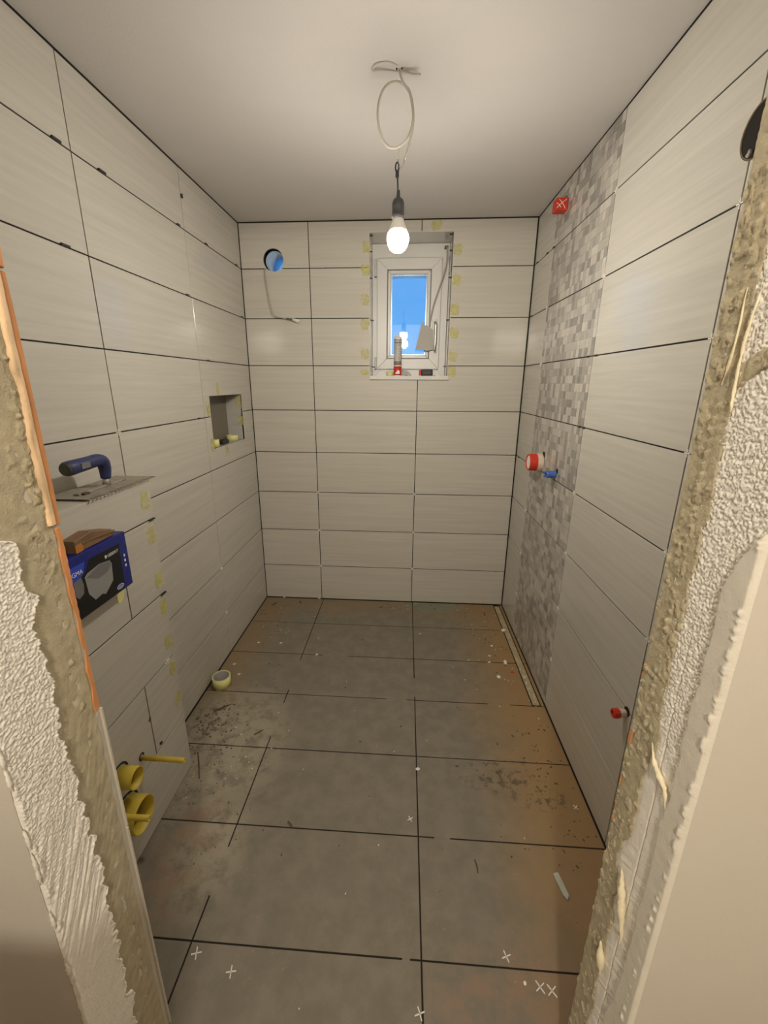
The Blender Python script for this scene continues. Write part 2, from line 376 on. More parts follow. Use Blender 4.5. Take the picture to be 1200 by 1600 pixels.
# ---- right wall tiles and mosaic
HC = (1.004, 1.868); HR = .049
RJ = [YB-.003, W0, W1, W2, .553]
chips = []
def chip_rows():
    for k in range(9):
        z0, z1 = H[k]+G, H[k+1]-G
        if k == 0: z0 += .003
        if k == 8: z1 -= .002
        nrow = 8; rh = .248/nrow
        for r in range(nrow):
            c0 = z0+r*rh; c1 = min(c0+rh, z1)
            if c1-c0 < .008: continue
            yy = W1+G; u = (W0-W1-2*G)/22
            i = 0
            while i < 22:
                n = 2 if (random.random() < .14 and i < 21) else 1
                yield (k, yy+i*u, yy+(i+n)*u, c0, c1, random.choice((.05, .2, .35, .45, .55, .65, .75, .85, 1)))
                i += n
dts = {}
for k in range(9):
    z0, z1 = H[k]+(.003 if k == 0 else 0), H[k+1]-(.0045 if k == 8 else 0)
    tile(wr, 'x', XR, rect(W0, RJ[0], z0, z1))
    bm = bx(XR+.0012, XR+T, W1+G, W0-G, z0+G, z1-G); dts[k] = mk('decor_tile', bm, M['tile'], None, wr)
    b0, b1 = z0+G, z1-G
    if k == 7:
        c, s_ = HC, HR
        a1 = W2+G; tt = math.degrees(math.acos((a1-c[0])/s_))
        tile(wr, 'x', XR, [(a1, b0), (W1-G, b0), (W1-G, b1), (a1, b1)] + arc(*c, s_, tt, -tt))
        a1 = W2-G; tt = math.degrees(math.acos((a1-c[0])/s_))
        tile(wr, 'x', XR, [(.553, b0), (a1, b0)] + arc(*c, s_, -tt, tt-360)[::1] + [(a1, b1), (.553, b1)])
    else:
        tile(wr, 'x', XR, rect(W2, W1, z0, z1)); tile(wr, 'x', XR, rect(RJ[4], W2, z0, z1))
def chip_geom(bm, y0, y1, z0, z1, tone, lay):
    g = .0007; f = XR+random.uniform(-.0004, .0003)
    n0 = len(bm.faces)
    prism(bm, [(y0+g, z0+g), (y1-g, z0+g), (y1-g, z1-g), (y0+g, z1-g)], 'x', XR+.0014, f, 0)
    bm.faces.ensure_lookup_table()
    for fa in bm.faces[n0:]:
        for lp in fa.loops: lp[lay] = (tone, tone, tone, 1)
allc = list(chip_rows())
def seen_size(c):
    ym, zm = (c[1]+c[2])/2, (c[3]+c[4])/2-1.4
    return (c[2]-c[1])*(c[4]-c[3])/(ym*ym+zm*zm+.43)**1.5
allc.sort(key=seen_size, reverse=True)
for c in allc[:300]:
    bm = bmesh.new(); lay = bm.loops.layers.float_color.new('tone'); chip_geom(bm, *c[1:5], c[5], lay)
    mk('mosaic_chip', bm, M['chip'], None, dts[c[0]])
bm = bmesh.new(); lay = bm.loops.layers.float_color.new('tone')
for c in allc[300:]: chip_geom(bm, *c[1:5], c[5], lay)
o = mk('mosaic_field', bm, M['chip'], None, wr); o['kind'] = 'stuff'

# ---- cistern casing
BX, BY, BZ = -.785, 1.205, 1.115
cas = struct('wall_cistern_casing', bx(XL, BX-JD, .55, BY-JD, -.01, BZ-JD), M['joint'], (XL+.07, .9, 0), 'tiled boxed-in cistern casing projecting from the left wall')
BH = [0, .2403, .4984, .7355, .9916, BZ]
for k in range(5):
    z0, z1 = BH[k]+(.003 if k == 0 else 0), BH[k+1]
    ys = [.55, 1.032, BY] if k in (1, 3) else [.55, BY] if k in (4,) else [.55, .70, BY]
    for a, bb in zip(ys, ys[1:]):
        bm = bmesh.new(); g = G
        prism(bm, [(a+g, z0+(g if k else 0)), (bb-(0 if bb == BY else g), z0+g), (bb-(0 if bb == BY else g), z1-(0 if k == 4 else g)), (a+g, z1-(0 if k == 4 else g))], 'x', BX-T, BX, .0008)
        mk('wall_tile', bm, M['tile'], None, cas)
    bm = bx(XL+.001, BX-T, BY-T, BY-.0005, z0+G, z1-(T if k == 4 else G)); mk('side_tile', bm, M['tile'], None, cas)
mk('top_tile', bx(XL+.001, BX-T, .55, BY-T, BZ-T, BZ-.0005), M['tile'], None, cas)

# ---- floor tiles
FX = [XL+.002, -.5285, .0689, XR-.002]; FY = [2.2112-.3025*k for k in range(9)]
rows = [YB-.002]+FY
for r in range(len(rows)-1):
    y1_, y0_ = rows[r], rows[r+1]
    if y1_ < -.2: break
    for c in range(3):
        a, bb = FX[c], FX[c+1]
        if c == 0 and y0_ < 1.0 and y1_ < .56: a = -.5
        if c == 2 and r < 3:
            tile(floor, 'z', 0, rect(a, .6015, y0_, y1_), 'floor_tile', M['floor'])
            tile(floor, 'z', 0, rect(.6385, bb, y0_, y1_), 'floor_strip_tile', M['floor'])
        else: tile(floor, 'z', 0, rect(a, bb, y0_, y1_), 'floor_tile', M['floor'])
bm = bmesh.new()
for a in ((-.5285, 1.635, 1.86, 'v'), (-.5285, 1.36, 1.55, 'v'), (.0689, 1.63, 1.76, 'v'), (1.0012, .19, .17, 'n'), (-.5285, .80, .93, 'v')):
    if a[3] == 'v': box(bm, a[0]-G-.0003, a[0]+G+.0003, a[1], a[2], -.006, -.0006)
for (yy, a, bb) in ((1.9087, -.42, -.28), (1.6062, -.06, .03), (1.0012, .12, .17), (.6987, .02, .04), (1.6062, .40, .50)):
    box(bm, a, bb, yy-G-.0003, yy+G+.0003, -.006, -.0006)
o = mk('dust_filling', bm, M['floor'], None, floor); o['kind'] = 'stuff'

# ------------------------------------------------------------------ numpy noise and relief sheets
def hsh(ix, iy, s):
    h = (ix.astype(np.int64)*374761393 + iy.astype(np.int64)*668265263 + s*974711) & 0xffffffff
    h = ((h ^ (h >> 13))*1274126177) & 0xffffffff
    return ((h ^ (h >> 16)) & 0xffff)/65535.
def vn(x, y, s=0):
    ix, iy = np.floor(x), np.floor(y); fx, fy = x-ix, y-iy; fx = fx*fx*(3-2*fx); fy = fy*fy*(3-2*fy)
    a, b_, c_, d = hsh(ix, iy, s), hsh(ix+1, iy, s), hsh(ix, iy+1, s), hsh(ix+1, iy+1, s)
    return (a*(1-fx)+b_*fx)*(1-fy)+(c_*(1-fx)+d*fx)*fy
def fbm(x, y, s=0, o=4):
    t_, a, n_ = 0, 1, 0
    for i in range(o): t_ = t_+a*vn(x*2**i, y*2**i, s+i*17); n_ += a; a *= .5
    return t_/n_
def ss(x, a, b_): u = np.clip((x-a)/(b_-a), 0, 1); return u*u*(3-2*u)
def relief(name, yr, zr, step, hf, x0, sign, m, parent, keep=None, back=.004):
    ys = np.arange(yr[0], yr[1]+1e-9, step); zs = np.arange(zr[0], zr[1]+1e-9, step*1.25)
    Y, Z = np.meshgrid(ys, zs); h = hf(Y, Z); X = x0+sign*h
    nY, nZ = len(ys), len(zs)
    idx = np.arange(nY*nZ).reshape(nZ, nY)
    q = np.stack([idx[:-1, :-1], idx[:-1, 1:], idx[1:, 1:], idx[1:, :-1]], -1).reshape(-1, 4)
    if sign < 0: q = q[:, ::-1]
    if keep is not None:
        kp = keep(Y, Z, h).ravel(); q = q[kp[q].any(1)]
    used = np.unique(q); remap = -np.ones(nY*nZ, int); remap[used] = np.arange(len(used)); q = remap[q]
    loc = np.array([x0, (yr[0]+yr[1])/2, zr[0]])
    co = np.stack([X, Y, Z], -1).reshape(-1, 3)[used]-loc
    me = bpy.data.meshes.new(name); me.vertices.add(len(co)); me.vertices.foreach_set('co', co.astype(np.float32).ravel())
    me.loops.add(q.size); me.loops.foreach_set('vertex_index', q.astype(np.int32).ravel())
    me.polygons.add(len(q)); me.polygons.foreach_set('loop_start', np.arange(0, q.size, 4, dtype=np.int32)); me.polygons.foreach_set('loop_total', np.full(len(q), 4, dtype=np.int32))
    me.update(); me.validate()
    return link(name, me, m, tuple(loc), parent)

# ------------------------------------------------------------------ front wall: doorway reveals and hall face
ZT = 2.03
JL, JR = -.506, .364
core_l = struct('wall_front_left', bx(-2.2, JL-.0005, .3895, .55, -.01, 2.5), M['hall'], (JL, .47, 0), 'left door reveal, raw white plaster and mortar over clay brick')
core_r = struct('wall_front_right', bx(JR+.0005, 2.2, .4125, .55, -.01, 2.5), M['hall'], (JR, .47, 0), 'right door reveal, raw white plaster and mortar')
lint = struct('wall_front_lintel', bx(JL-.006, JR+.006, .40, .55, ZT, 2.5), M['hall'], (0, .47, ZT), 'wall above the door opening')
def streak(Y, Z, s=0):
    ang = math.radians(52)+.25*(Z-.6); u = Y*np.cos(ang)+Z*np.sin(ang); v = -Y*np.sin(ang)+Z*np.cos(ang)
    return fbm(u*14, v*190, s, 3)
def bl(Z):        # left: white/mortar boundary (y)
    b_ = .474+.014*(fbm(Z*9, Z*0, 3, 3)-.5)+.026*(fbm(Z*45, Z*0+2, 5, 3)-.5)
    b_ = b_-.10*ss(Z+.05*(fbm(Z*30, Z*0, 15, 3)-.5), 1.17, 1.29)
    return b_
def h_lw(Y, Z):
    k = ss(Z, .35, .85)
    st = ss(fbm(Y*430+3*fbm(Y*40, Z*40, 2, 2), Z*430, 11, 2), .35, .7)
    h = .0030+.0017*st*(.25+.75*ss(Z, .55, .95))+.0055*(streak(Y, Z)-.4)*ss(Z, 1.0, .65)*ss(Z, .40, .55)+.0012*fbm(Y*25, Z*25, 8, 3)
    wob = .016*(fbm(Y*70+Z*40, Z*90, 31, 3)-.5)
    d = bl(Z)+wob-Y
    h = h+.0018*np.exp(-(d/.003)**2)
    edge = Y-.3885-.0015*fbm(Z*60, Z*0, 9, 2)
    h = h+.003*np.exp(-((Y-.3905)/.003)**2)*ss(fbm(Z*45, Z*0, 19, 3), .45, .75)
    h = h*ss(Y, .3886, .3915)
    return np.where(d > 0, h, np.maximum(-.004, h+d*3.5))
relief('white_coat', (.3888, .50), (-.004, 1.62), .0011, h_lw, JL, 1, M['white_plaster'], core_l, keep=lambda Y, Z, h: h > -.001)
def h_lm(Y, Z):
    h = .0004+.0020*(fbm(Y*70, Z*55, 21, 4)-.5)+.0016*(streak(Y, Z, 40)-.5)*ss(Z, 1.1, .8)
    h = h+.0035*ss(fbm(Y*110, Z*70, 27, 4), .62, .75)*np.exp(-((Y-.522-.01*(fbm(Z*8, Z*0, 4, 2)-.5))/.006)**2)*ss(Z, .75, .95)
    h = h-.003*ss(fbm(Y*90, Z*60, 77, 3), .66, .74)*np.exp(-((Y-.515)/.008)**2)
    lump = np.exp(-((Z-1.25)/.10)**2)*ss(fbm(Y*90, Z*90, 51, 3), .55, .75)*np.exp(-((Y-.515)/.02)**2)
    return h+.004*lump
relief('mortar_coat', (.388, .541), (-.004, 1.62), .0016, h_lm, JL, 1, M['mortar'], core_l)
# clay bricks along the inner arris (left)
def ribbed_brick(z0, z1, y0, y1, ribs, xa=None, xb=None):
    bm = bmesh.new(); n = int((z1-z0)/.0085) if ribs else 8
    pts = []
    for i in range(n+1):
        z = z0+(z1-z0)*i/n; pts.append((y0+(.0045*math.sin(z*37)*math.sin(z*61+1) if ribs else 0)+random.uniform(-.0012, .0012), z))
    right = []
    for i in range(n+1):
        z = z0+(z1-z0)*i/n; right.append((y1-(.0012 if i % 2 and ribs else 0), z))
    prism(bm, pts+right[::-1], 'x', JL-.02 if xa is None else xa, (JL+(.0022 if ribs else .0042)) if xb is None else xb, .0012)
    return bm
mk('clay_brick', ribbed_brick(.874, 1.196, .5435, .551, True), M['brick'], None, core_l)
mk('clay_brick', ribbed_brick(1.201, 1.532, .5385, .551, False), M['brick'], None, core_l)
mk('clay_brick', ribbed_brick(1.536, 1.70, .5385, .551, False), M['brick'], None, core_l)
def h_cr(Y, Z):
    w_ = .5325+.011*fbm(Z*26, Z*0, 3, 3); a = ss(Y, w_-.008, w_-.002)*ss(Y, .5435, .541)
    return -.003+.0088*a+.0012*(fbm(Y*150, Z*60, 13, 3)-.5)
relief('cream_filler', (.522, .546), (1.203, 1.62), .0012, h_cr, JL, 1, M['cream'], core_l, keep=lambda Y, Z, h: h > .001)
# tile of the inner face, seen only by its pale edge (left, low)
for z0, z1 in ((.005, .24), (.243, .60), (.603, .871)):
    mk('edge_tile', bx(-.56, JL+.003,   .5505, .5545, z0, z1, bev=.0006), M['tile_edge'], None, core_l)
# right reveal
def br(Z): return .5005+.010*(fbm(Z*7, Z*0, 63, 3)-.5)+.012*(fbm(Z*30, Z*0+2, 65, 3)-.5)+.014*np.exp(-((Z-.66)/.06)**2)-.008*np.exp(-((Z-.93)/.05)**2)
def h_rw(Y, Z):
    st = ss(fbm(Y*470+2*fbm(Y*50, Z*50, 6, 2), Z*470, 71, 2), .38, .62)
    h = .0012+.0019*st*ss(Z, .8, 1.05)+.0015*(fbm(Y*80, Z*60, 72, 4)-.4)*ss(Z, 1.1, .9)+.0022*(streak(Y, -Z, 44)-.4)*ss(Z, .9, .6)
    yg = .478+.006*(fbm(Z*5, Z*0, 78, 2)-.5)
    return (h-.003*np.exp(-((Y-yg)/.0011)**2)*ss(Z, 1.12, 1.05))*ss(Y, .4116, .4150)
relief('white_coat', (.4118, .53), (-.004, 1.72), .0011, h_rw, JR, -1, M['white_plaster'], core_r)
def m_r(Y, Z):
    d = Y-br(Z)+.006*(fbm(Y*70, Z*70, 81, 3)-.5)
    yc = .44+.0; rr = np.sqrt(((Y-.435)/1.0)**2+((Z-1.335)/1.0)**2)
    a = .0105-np.abs(rr-.098); a = np.where((Z > 1.335) & (Y < .53), a, -1)
    return np.maximum(d, a)
def h_rm(Y, Z):
    d = m_r(Y, Z)
    h = .0034+.0024*(fbm(Y*60, Z*60, 83, 4)-.5)+.0014*(fbm(Y*180, Z*180, 87, 3)-.5)
    saw = (Z*75+Y*30) % 1.0
    h = h+.0042*saw*np.exp(-((Y-.5225)/.0035)**2)*ss(Z, .85, .95)*ss(fbm(Z*50, Z*0, 12, 2), .25, .5)
    h = h+.0022*ss(fbm(Y*120, Z*80, 90, 4), .6, .7)
    return np.where(d > 0, h, np.maximum(-.004, h+d*4))
relief('mortar_coat', (.425, .551), (-.004, 1.72), .0014, h_rm, JR, -1, M['mortar'], core_r, keep=lambda Y, Z, h: h > -.0005)
def sk(Z): return .4475+.008*(fbm(Z*10, Z*0, 93, 3)-.5)+.008*(fbm(Z*45, Z*0, 95, 3)-.5)+.012*ss(Z, .55, .35)-.045*ss(Z, 1.17, 1.30)
def h_rs(Y, Z):
    d = sk(Z)-Y+.003*(fbm(Y*90, Z*90, 97, 2)-.5)
    h = .0062+.001*fbm(Y*60, Z*60, 98, 4)
    e = .4125+.010*ss(Z, .9, .5)
    h = h+.0035*np.exp(-((Y-e-.004)/.0028)**2)*ss(fbm(Z*95, Z*0+1, 99, 3), .45, .85)
    h = h*ss(Y, .4116, .4150)
    return np.where(d > 0, h, np.maximum(-.004, h+d*8))
relief('skim_coat', (.4118, .475), (-.004, 1.40), .0013, h_rs, JR, -1, M['skim'], core_r, keep=lambda Y, Z, h: h > -.0001)
def blobby(name, pts, r, m, parent, flat=1.0):
    nn = (len(pts)-1)*5+1; rq = random.Random(int(r*1e6)+len(pts)); bm = bmesh.new(); tube(bm, pts, [r*max(.12, math.sin(math.pi*min(.97, max(.03, i/(nn-1)))))*rq.uniform(.6, 1.15) for i in range(nn)], 8, 5)
    for v in bm.verts:
        v.co += Vector([(random.random()-.5)*.0012 for _ in range(3)])
    return mk(name, bm, m, None, parent, True)
X_ = JR-.007
blobby('foam_drip', [(X_, .497, .915), (X_, .485, .895), (X_, .468, .885), (X_, .455, .878), (X_, .447, .855)], .0042, M['foam'], core_r)
blobby('foam_drip', [(X_, .500, .665), (X_, .492, .645), (X_-.002, .480, .618), (X_-.002, .470, .585), (X_, .463, .55)], .0060, M['foam'], core_r)
blobby('foam_drip', [(X_, .508, .475), (X_-.001, .499, .45), (X_, .492, .415)], .0062, M['foam'], core_r)
blobby('foam_drip', [(X_+.002, .515, 1.50), (X_+.001, .513, 1.44), (X_+.002, .521, 1.40)], .0014, M['foam'], core_r)
blobby('foam_drip', [(X_+.002, .494, 1.50), (X_, .497, 1.46), (X_+.001, .500, 1.43), (X_, .497, 1.385), (X_, .495, 1.37)], .0018, M['foam'], core_r)
for z0, z1 in ((.70, .745), (.775, .80), (.86, .885), (.985, 1.005)):
    mk('brick_patch', ribbed_brick(z0, z1, .5475, .5518, True, JR+.01, JR-.0052), M['brick'], None, core_r)
# bead along the left hall arris
for zz in (.94, .905, .80, .755, .735, .64, .53):
    blobby('plaster_bead', [(JL+.0035, .387, zz+.022), (JL+.0055, .3865, zz), (JL+.0045, .387, zz-.018)], .0028, M['white_plaster'], core_l)
# hall
struct('wall_hall', bx(-2.2, 2.2, -1.72, -1.6, -.01, 2.5), M['hall'], None, 'painted hall wall behind the viewer')
struct('wall_hall_left', bx(-2.3, -2.2, -1.72, .55, -.01, 2.5), M['hall'], None, 'painted left end wall of the hall')
struct('wall_hall_right', bx(2.2, 2.3, -1.72, .55, -.01, 2.5), M['hall'], None, 'painted right end wall of the hall')
struct('ceiling_hall', bx(-2.3, 2.3, -1.72, .56, 2.5, 2.6), M['hall'], None, 'painted hall ceiling')
struct('floor_hall', bx(-2.2, 2.2, -1.6, -.22, -.008, 0), M['floor'], None, 'floor of the hall')

# unseen cartons added in the hall to keep its lamp off the lower left
for i, (z0, z1, dx) in enumerate(((0, .53, 0), (.53, 1.06, .01))):
    t = thing('shadow_carton', ('lower', 'upper')[i]+' brown carton of an added unseen pair that shades the lower left', 'carton', (-.5, -.13, z0))
    mk('shadow_carton_body', bx(-.74+dx, -.30+dx, -.24, -.03, z0, z1, bev=.003), M['wood'], None, t)
    mk('shadow_carton_strip', bx(-.74+dx, -.30+dx, -.15, -.11, z1-.0005, z1+.0006), M['offcut'], None, t)
# ------------------------------------------------------------------ window
win = thing('window_1', 'small white plastic window showing blue dusk sky', None, (0, 2.70, WZ0), kind='structure'); del_cat = True
FYY = 2.695
bm = bmesh.new(); ring_frame(bm, WX0+.001, WX1-.001, WZ0-.012, WZ1-.001, .062, 'y', FYY+.06, FYY+.001, .002); mk('window_frame', bm, M['pvc'], None, win)
sashx0, sashx1, sz0, sz1 = -.1845, .1885, 1.4845, 2.0885
bm = bmesh.new(); box(bm, WX0+.001, WX1-.001, FYY-.0005, FYY+.055, sz1+.004, WZ1-.002); mk('top_infill', bm, M['pvc'], None, win)
bm = bmesh.new(); ring_frame(bm, sashx0, sashx1, sz0, sz1, .060, 'y', FYY+.05, FYY-.016, .003); sash = mk('sash', bm, M['pvc'], None, win)
bm = bmesh.new(); ring_frame(bm, sashx0+.060, sashx1-.060, sz0+.060, sz1-.060, .0045, 'y', FYY+.03, FYY-.012, .001); mk('gasket', bm, M['seal'], None, sash)
bm = bmesh.new(); ring_frame(bm, sashx0+.061, sashx1-.061, sz0+.061, sz1-.061, .021, 'y', FYY+.03, FYY-.010, .004); mk('glazing_bead', bm, M['pvc'], None, sash)
gx0, gx1, gz0, gz1 = sashx0+.080, sashx1-.080, sz0+.080, sz1-.080
mk('pane', bx(gx0, gx1, FYY+.012, FYY+.016, gz0, gz1), M['glass'], None, sash)
bm = bmesh.new(); ring_frame(bm, gx0, gx1, gz0, gz1, .007, 'y', FYY+.030, FYY+.017, 0); mk('spacer_bar', bm, M['metal'], None, sash)
p2 = mk('pane', bx(gx0, gx1, FYY+.031, FYY+.035, gz0, gz1), M['glass'], None, sash)
bm = bmesh.new(); ring_frame(bm, gx0-.05, gx1+.05, gz0-.05, gz1+.05, .052, 'y', FYY+.10, FYY+.036, 0); mk('outer_rebate', bm, M['pvc'], None, win)
# hinges
for z0, z1 in ((1.995, 2.085), (1.487, 1.555)):
    bm = bmesh.new(); lathe(bm, [(0, 0), (.0055, 0), (.0055, z1-z0), (0, z1-z0)], (sashx0-.008, FYY-.006, z0), seg=14); h_ = mk('hinge', bm, M['pvc_dirty'], None, win, False)
    mk('hinge_cap', bx(sashx0-.014, sashx0-.002, FYY-.013, FYY, z0-.004, z0), M['seal'], None, h_)
# handle
hx = .158
bm = bx(hx-.013, hx+.013, FYY-.026, FYY-.016, 1.70, 1.765, bev=.004); hd = mk('handle_plate', bm, M['white'], None, win)
bm = bmesh.new(); tube(bm, [(hx, FYY-.02, 1.742), (hx, FYY-.055, 1.742), (hx+.002, FYY-.066, 1.735), (hx+.003, FYY-.066, 1.70), (hx+.002, FYY-.064, 1.62), (hx, FYY-.060, 1.588)], [.007]*5*5+[.008], 12, 5); mk('handle', bm, M['metal'], None, hd, True)
# sill and reveal lining
bm = bx(WX0-.0, WX1+.008, YB-.012, FYY+.002, WZ0-.022, WZ0, bev=.0015); mk('sill', bm, M['pvc_dirty'], None, win)
mk('reveal_tile', bx(WX0-.004, WX0, YB+.0005, FYY+.05, WZ0, WZ1), M['tile'], None, win)
mk('reveal_tile', bx(WX1, WX1+.004, YB+.0005, FYY+.05, WZ0, WZ1), M['tile'], None, win)
mk('reveal_tile', bx(WX0-.004, WX1+.004, YB+.0005, FYY+.05, WZ1, WZ1+.004), M['tile'], None, win)
mk('corner_trim', bx(WX1-.0035, WX1-.0008, YB+.012, YB+.016, WZ0, WZ1), M['black'], None, win)
for zz in (H[6], H[7], H[8]):
    for xx, s_ in ((WX0, 1), (WX1, -1)):
        mk('tile_joint', bx(min(xx, xx+s_*.0006), max(xx, xx+s_*.0006), YB, FYY, zz-.0016, zz+.0016), M['joint'], None, win)
for xx, zz in ((WX0+.006, WZ1-.003), (WX1-.010, WZ1-.003), (WX0+.004, 2.085), (WX1-.006, 2.085), (WX0+.004, 1.955), (WX1-.006, 1.955), (WX1-.008, 1.742), (WX0+.012, 1.742), (WX1-.014, 1.497), (WX0+.02, 1.492)):
    mk('wedge', bx(xx-.009, xx+.009, YB+.03, YB+.04, zz-.0025, zz+.0025), M['black'], None, win)

# ------------------------------------------------------------------ duct through the back wall
d = thing('duct_pipe', 'round pale ventilation duct through the back wall, blue sky glow put into its colour', 'pipe', (VC[0], YB+.02, VC[1]))
bm = bmesh.new(); lathe(bm, [(.0500, 0), (.0525, 0), (.0525, .24), (.0500, .24)], (VC[0]+.002, YB+.030, VC[1]-.002), (0, 1, 0), 48, closed=True); mk('sleeve', bm, M['pipe_skyblue'], None, d, True)
bm = bmesh.new(); lathe(bm, [(.0455, 0), (.0498, 0), (.0498, .17), (.0455, .17)], (VC[0]+.002, YB+.075, VC[1]-.002), (0, 1, 0), 48, closed=True); mk('inner_collar', bm, M['pipe_skyblue'], None, d, True)

# cable out of the duct hole
c_ = thing('duct_cable', 'thin grey cable hanging from the round duct hole on the back wall', 'cable', (-.785, YB-.01, 1.99))
bm = bmesh.new(); tube(bm, [(-.786, YB+.03, 2.005), (-.785, YB-.01, 1.99), (-.774, YB-.02, 1.90), (-.758, YB-.024, 1.80), (-.742, YB-.026, 1.762), (-.715, YB-.026, 1.752), (-.672, YB-.026, 1.745)], .0032, 8, 6); mk('cord', bm, M['grey_cable'], None, c_, True)
bm = bmesh.new(); tube(bm, [(-.676, YB-.026, 1.7455), (-.640, YB-.027, 1.741)], .0045, 8); mk('dark_sleeve', bm, M['seal'], None, c_, True)
bm = bmesh.new(); tube(bm, [(-.642, YB-.027, 1.742), (-.600, YB-.03, 1.733)], [.006, .004], 8); tube(bm, [(-.642, YB-.027, 1.738), (-.604, YB-.028, 1.724)], [.004, .002], 8); mk('stripped_end', bm, M['white'], None, c_, True)

# ------------------------------------------------------------------ hanging bulb
LY = 1.43
lp = thing('hanging_bulb', 'lit bulb in a black socket hanging by a white cable loop from the ceiling', 'lamp', (-.037, LY, ZC))
bm = bmesh.new()
a_ = [(-.037, LY, ZC+.003), (-.034, LY-.002, 2.205), (-.024, LY-.002, 2.188)]
for i in range(0, 21):
    t_ = math.radians(40-i*18); a_.append((-.047+.050*math.cos(t_)*(1 if math.cos(t_) < 0 else .98), LY+.006*math.sin(i*.8), 2.122+.078*math.sin(t_)))
a_ += [(.0015, LY+.004, 2.13), (.000, LY+.006, 2.09), (-.010, LY+.006, 2.045), (-.020, LY+.002, 2.018)]
tube(bm, a_, .0036, 10, 5); mk('white_cable', bm, M['cable'], None, lp, True)
bm = bmesh.new(); tube(bm, [(-.020, LY+.002, 2.019), (-.024, LY, 2.003), (-.034, LY, 1.997), (-.038, LY, 2.012), (-.038, LY, 2.045), (-.034, LY+.006, 2.05)], .0021, 8, 5)
tube(bm, [(-.041, LY, 1.985), (-.055, LY, 1.965)], .0008, 6); mk('twisted_wire', bm, M['grey_cable'], None, lp, True)
mk('tape_wrap', bx(-.0425, -.0365, LY-.004, LY+.004, 2.018, 2.042, bev=.002), M['cable'], None, lp)
bm = bmesh.new()
tube(bm, [(-.041+.0048*math.cos(q), LY, 1.9985+.012*math.sin(q)) for q in [i*math.pi/9 for i in range(19)]], .0022, 8)
mk('hanger_ring', bm, M['black'], None, lp, True)
mk('hanger_tongue', bx(-.0455, -.0355, LY-.004, LY+.004, 1.973, 1.992, bev=.003), M['black'], None, lp)
bm = bmesh.new(); tube(bm, [(-.040, LY, 1.976), (-.0385, LY, 1.955), (-.038, LY, 1.940)], .0022, 8, 4); mk('black_cord', bm, M['black'], None, lp, True)
bx0 = -.036
bm = bmesh.new(); lathe(bm, [(0, .073), (.0045, .073), (.0060, .056), (.008, .054), (.0145, .049), (.0178, .040), (.0180, .030), (.0176, .012), (.0186, .010), (.0186, .001), (.0178, 0), (0, 0)], (bx0-.0005, LY, 1.869), seg=36); mk('socket', bm, M['socket'], None, lp, True)
bm = bmesh.new(); lathe(bm, [(0, .018), (.0165, .018), (.0170, .010), (.0215, 0), (.0255, -.012), (.0285, -.0205), (0, -.0205)], (bx0, LY, 1.853), seg=36); mk('bulb_collar', bm, M['bulb_neck'], None, lp, True)
bm = bmesh.new(); lathe(bm, [(0, -.0068), (.0290, -.0068), (.0322, -.015), (.0328, -.025), (.0290, -.040), (.0225, -.0505), (.0130, -.0575), (0, -.060)], (bx0, LY, 1.8395), seg=36); mk('bulb_globe', bm, M['bulb'], None, lp, True)
# ceiling boss round the cable exit
bm = bmesh.new(); tube(bm, [(-.112, 1.425, ZC-.0005), (-.10, 1.405, ZC-.001), (-.07, 1.40, ZC-.001), (-.045, 1.415, ZC-.001)], .0035, 8, 5); mk('plaster_ridge', bm, M['ceil'], None, ceil, True)
bm = bmesh.new(); tube(bm, [(-.03, 1.425, ZC-.0005), (-.01, 1.447, ZC-.001), (.02, 1.452, ZC-.0005)], .0035, 8, 5); mk('plaster_ridge', bm, M['ceil'], None, ceil, True)
for dx in (-.009, .006): mk('screw', bx(-.037+dx-.002, -.037+dx+.002, LY-.006, LY-.002, ZC-.003, ZC), M['black'], None, ceil)

# ------------------------------------------------------------------ things on the sill and on the handle
SY = 2.60
t_ = thing('sealant_cartridge', 'red and white sealant cartridge standing on the window sill', 'cartridge', (-.056, SY, WZ0))
bm = bmesh.new(); lathe(bm, [(0, .004), (.0225, .004), (.0225, .054), (0, .054)], (-.056, SY, WZ0), seg=28); red = mk('red_band', bm, M['red'], None, t_, True)
bm = bmesh.new(); lathe(bm, [(0, 0), (.0232, 0), (.0232, .004), (0, .004)], (-.056, SY, WZ0), seg=28); mk('base_rim', bm, M['white'], None, t_)
bm = bmesh.new(); lathe(bm, [(0, .054), (.0225, .054), (.0225, .060), (0, .060)], (-.056, SY, WZ0), seg=28); mk('white_band', bm, M['whiteprint'], None, t_)
bm = bmesh.new(); lathe(bm, [(0, .060), (.0225, .060), (.0225, .082), (0, .082)], (-.056, SY, WZ0), seg=28); mk('brown_band', bm, M['print_brown'], None, t_)
bm = bmesh.new(); lathe(bm, [(0, .082), (.0225, .082), (.0225, .205), (0, .205)], (-.056, SY, WZ0), seg=28); mk('printed_body', bm, M['print_grey'], None, t_)
bm = bmesh.new(); lathe(bm, [(0, .205), (.0235, .205), (.0235, .213), (.019, .218), (.009, .220), (.006, .232), (0, .232)], (-.056, SY, WZ0), seg=28); mk('cartridge_top', bm, M['white'], None, t_, False)
for (zz, hh) in ((.182, .004), (.196, .003)):
    bm = bmesh.new(); lathe(bm, [(0, zz), (.0228, zz), (.0228, zz+hh), (0, zz+hh)], (-.056, SY, WZ0), seg=28); mk('print_line', bm, M['seal'], None, t_)
bm = bmesh.new(); prism(bm, [(-.072, WZ0+.012), (-.042, WZ0+.012), (-.044, WZ0+.028), (-.052, WZ0+.033)], 'y', SY-.012, SY-.0232); mk('logo_patch', bm, M['whiteprint'], None, red)
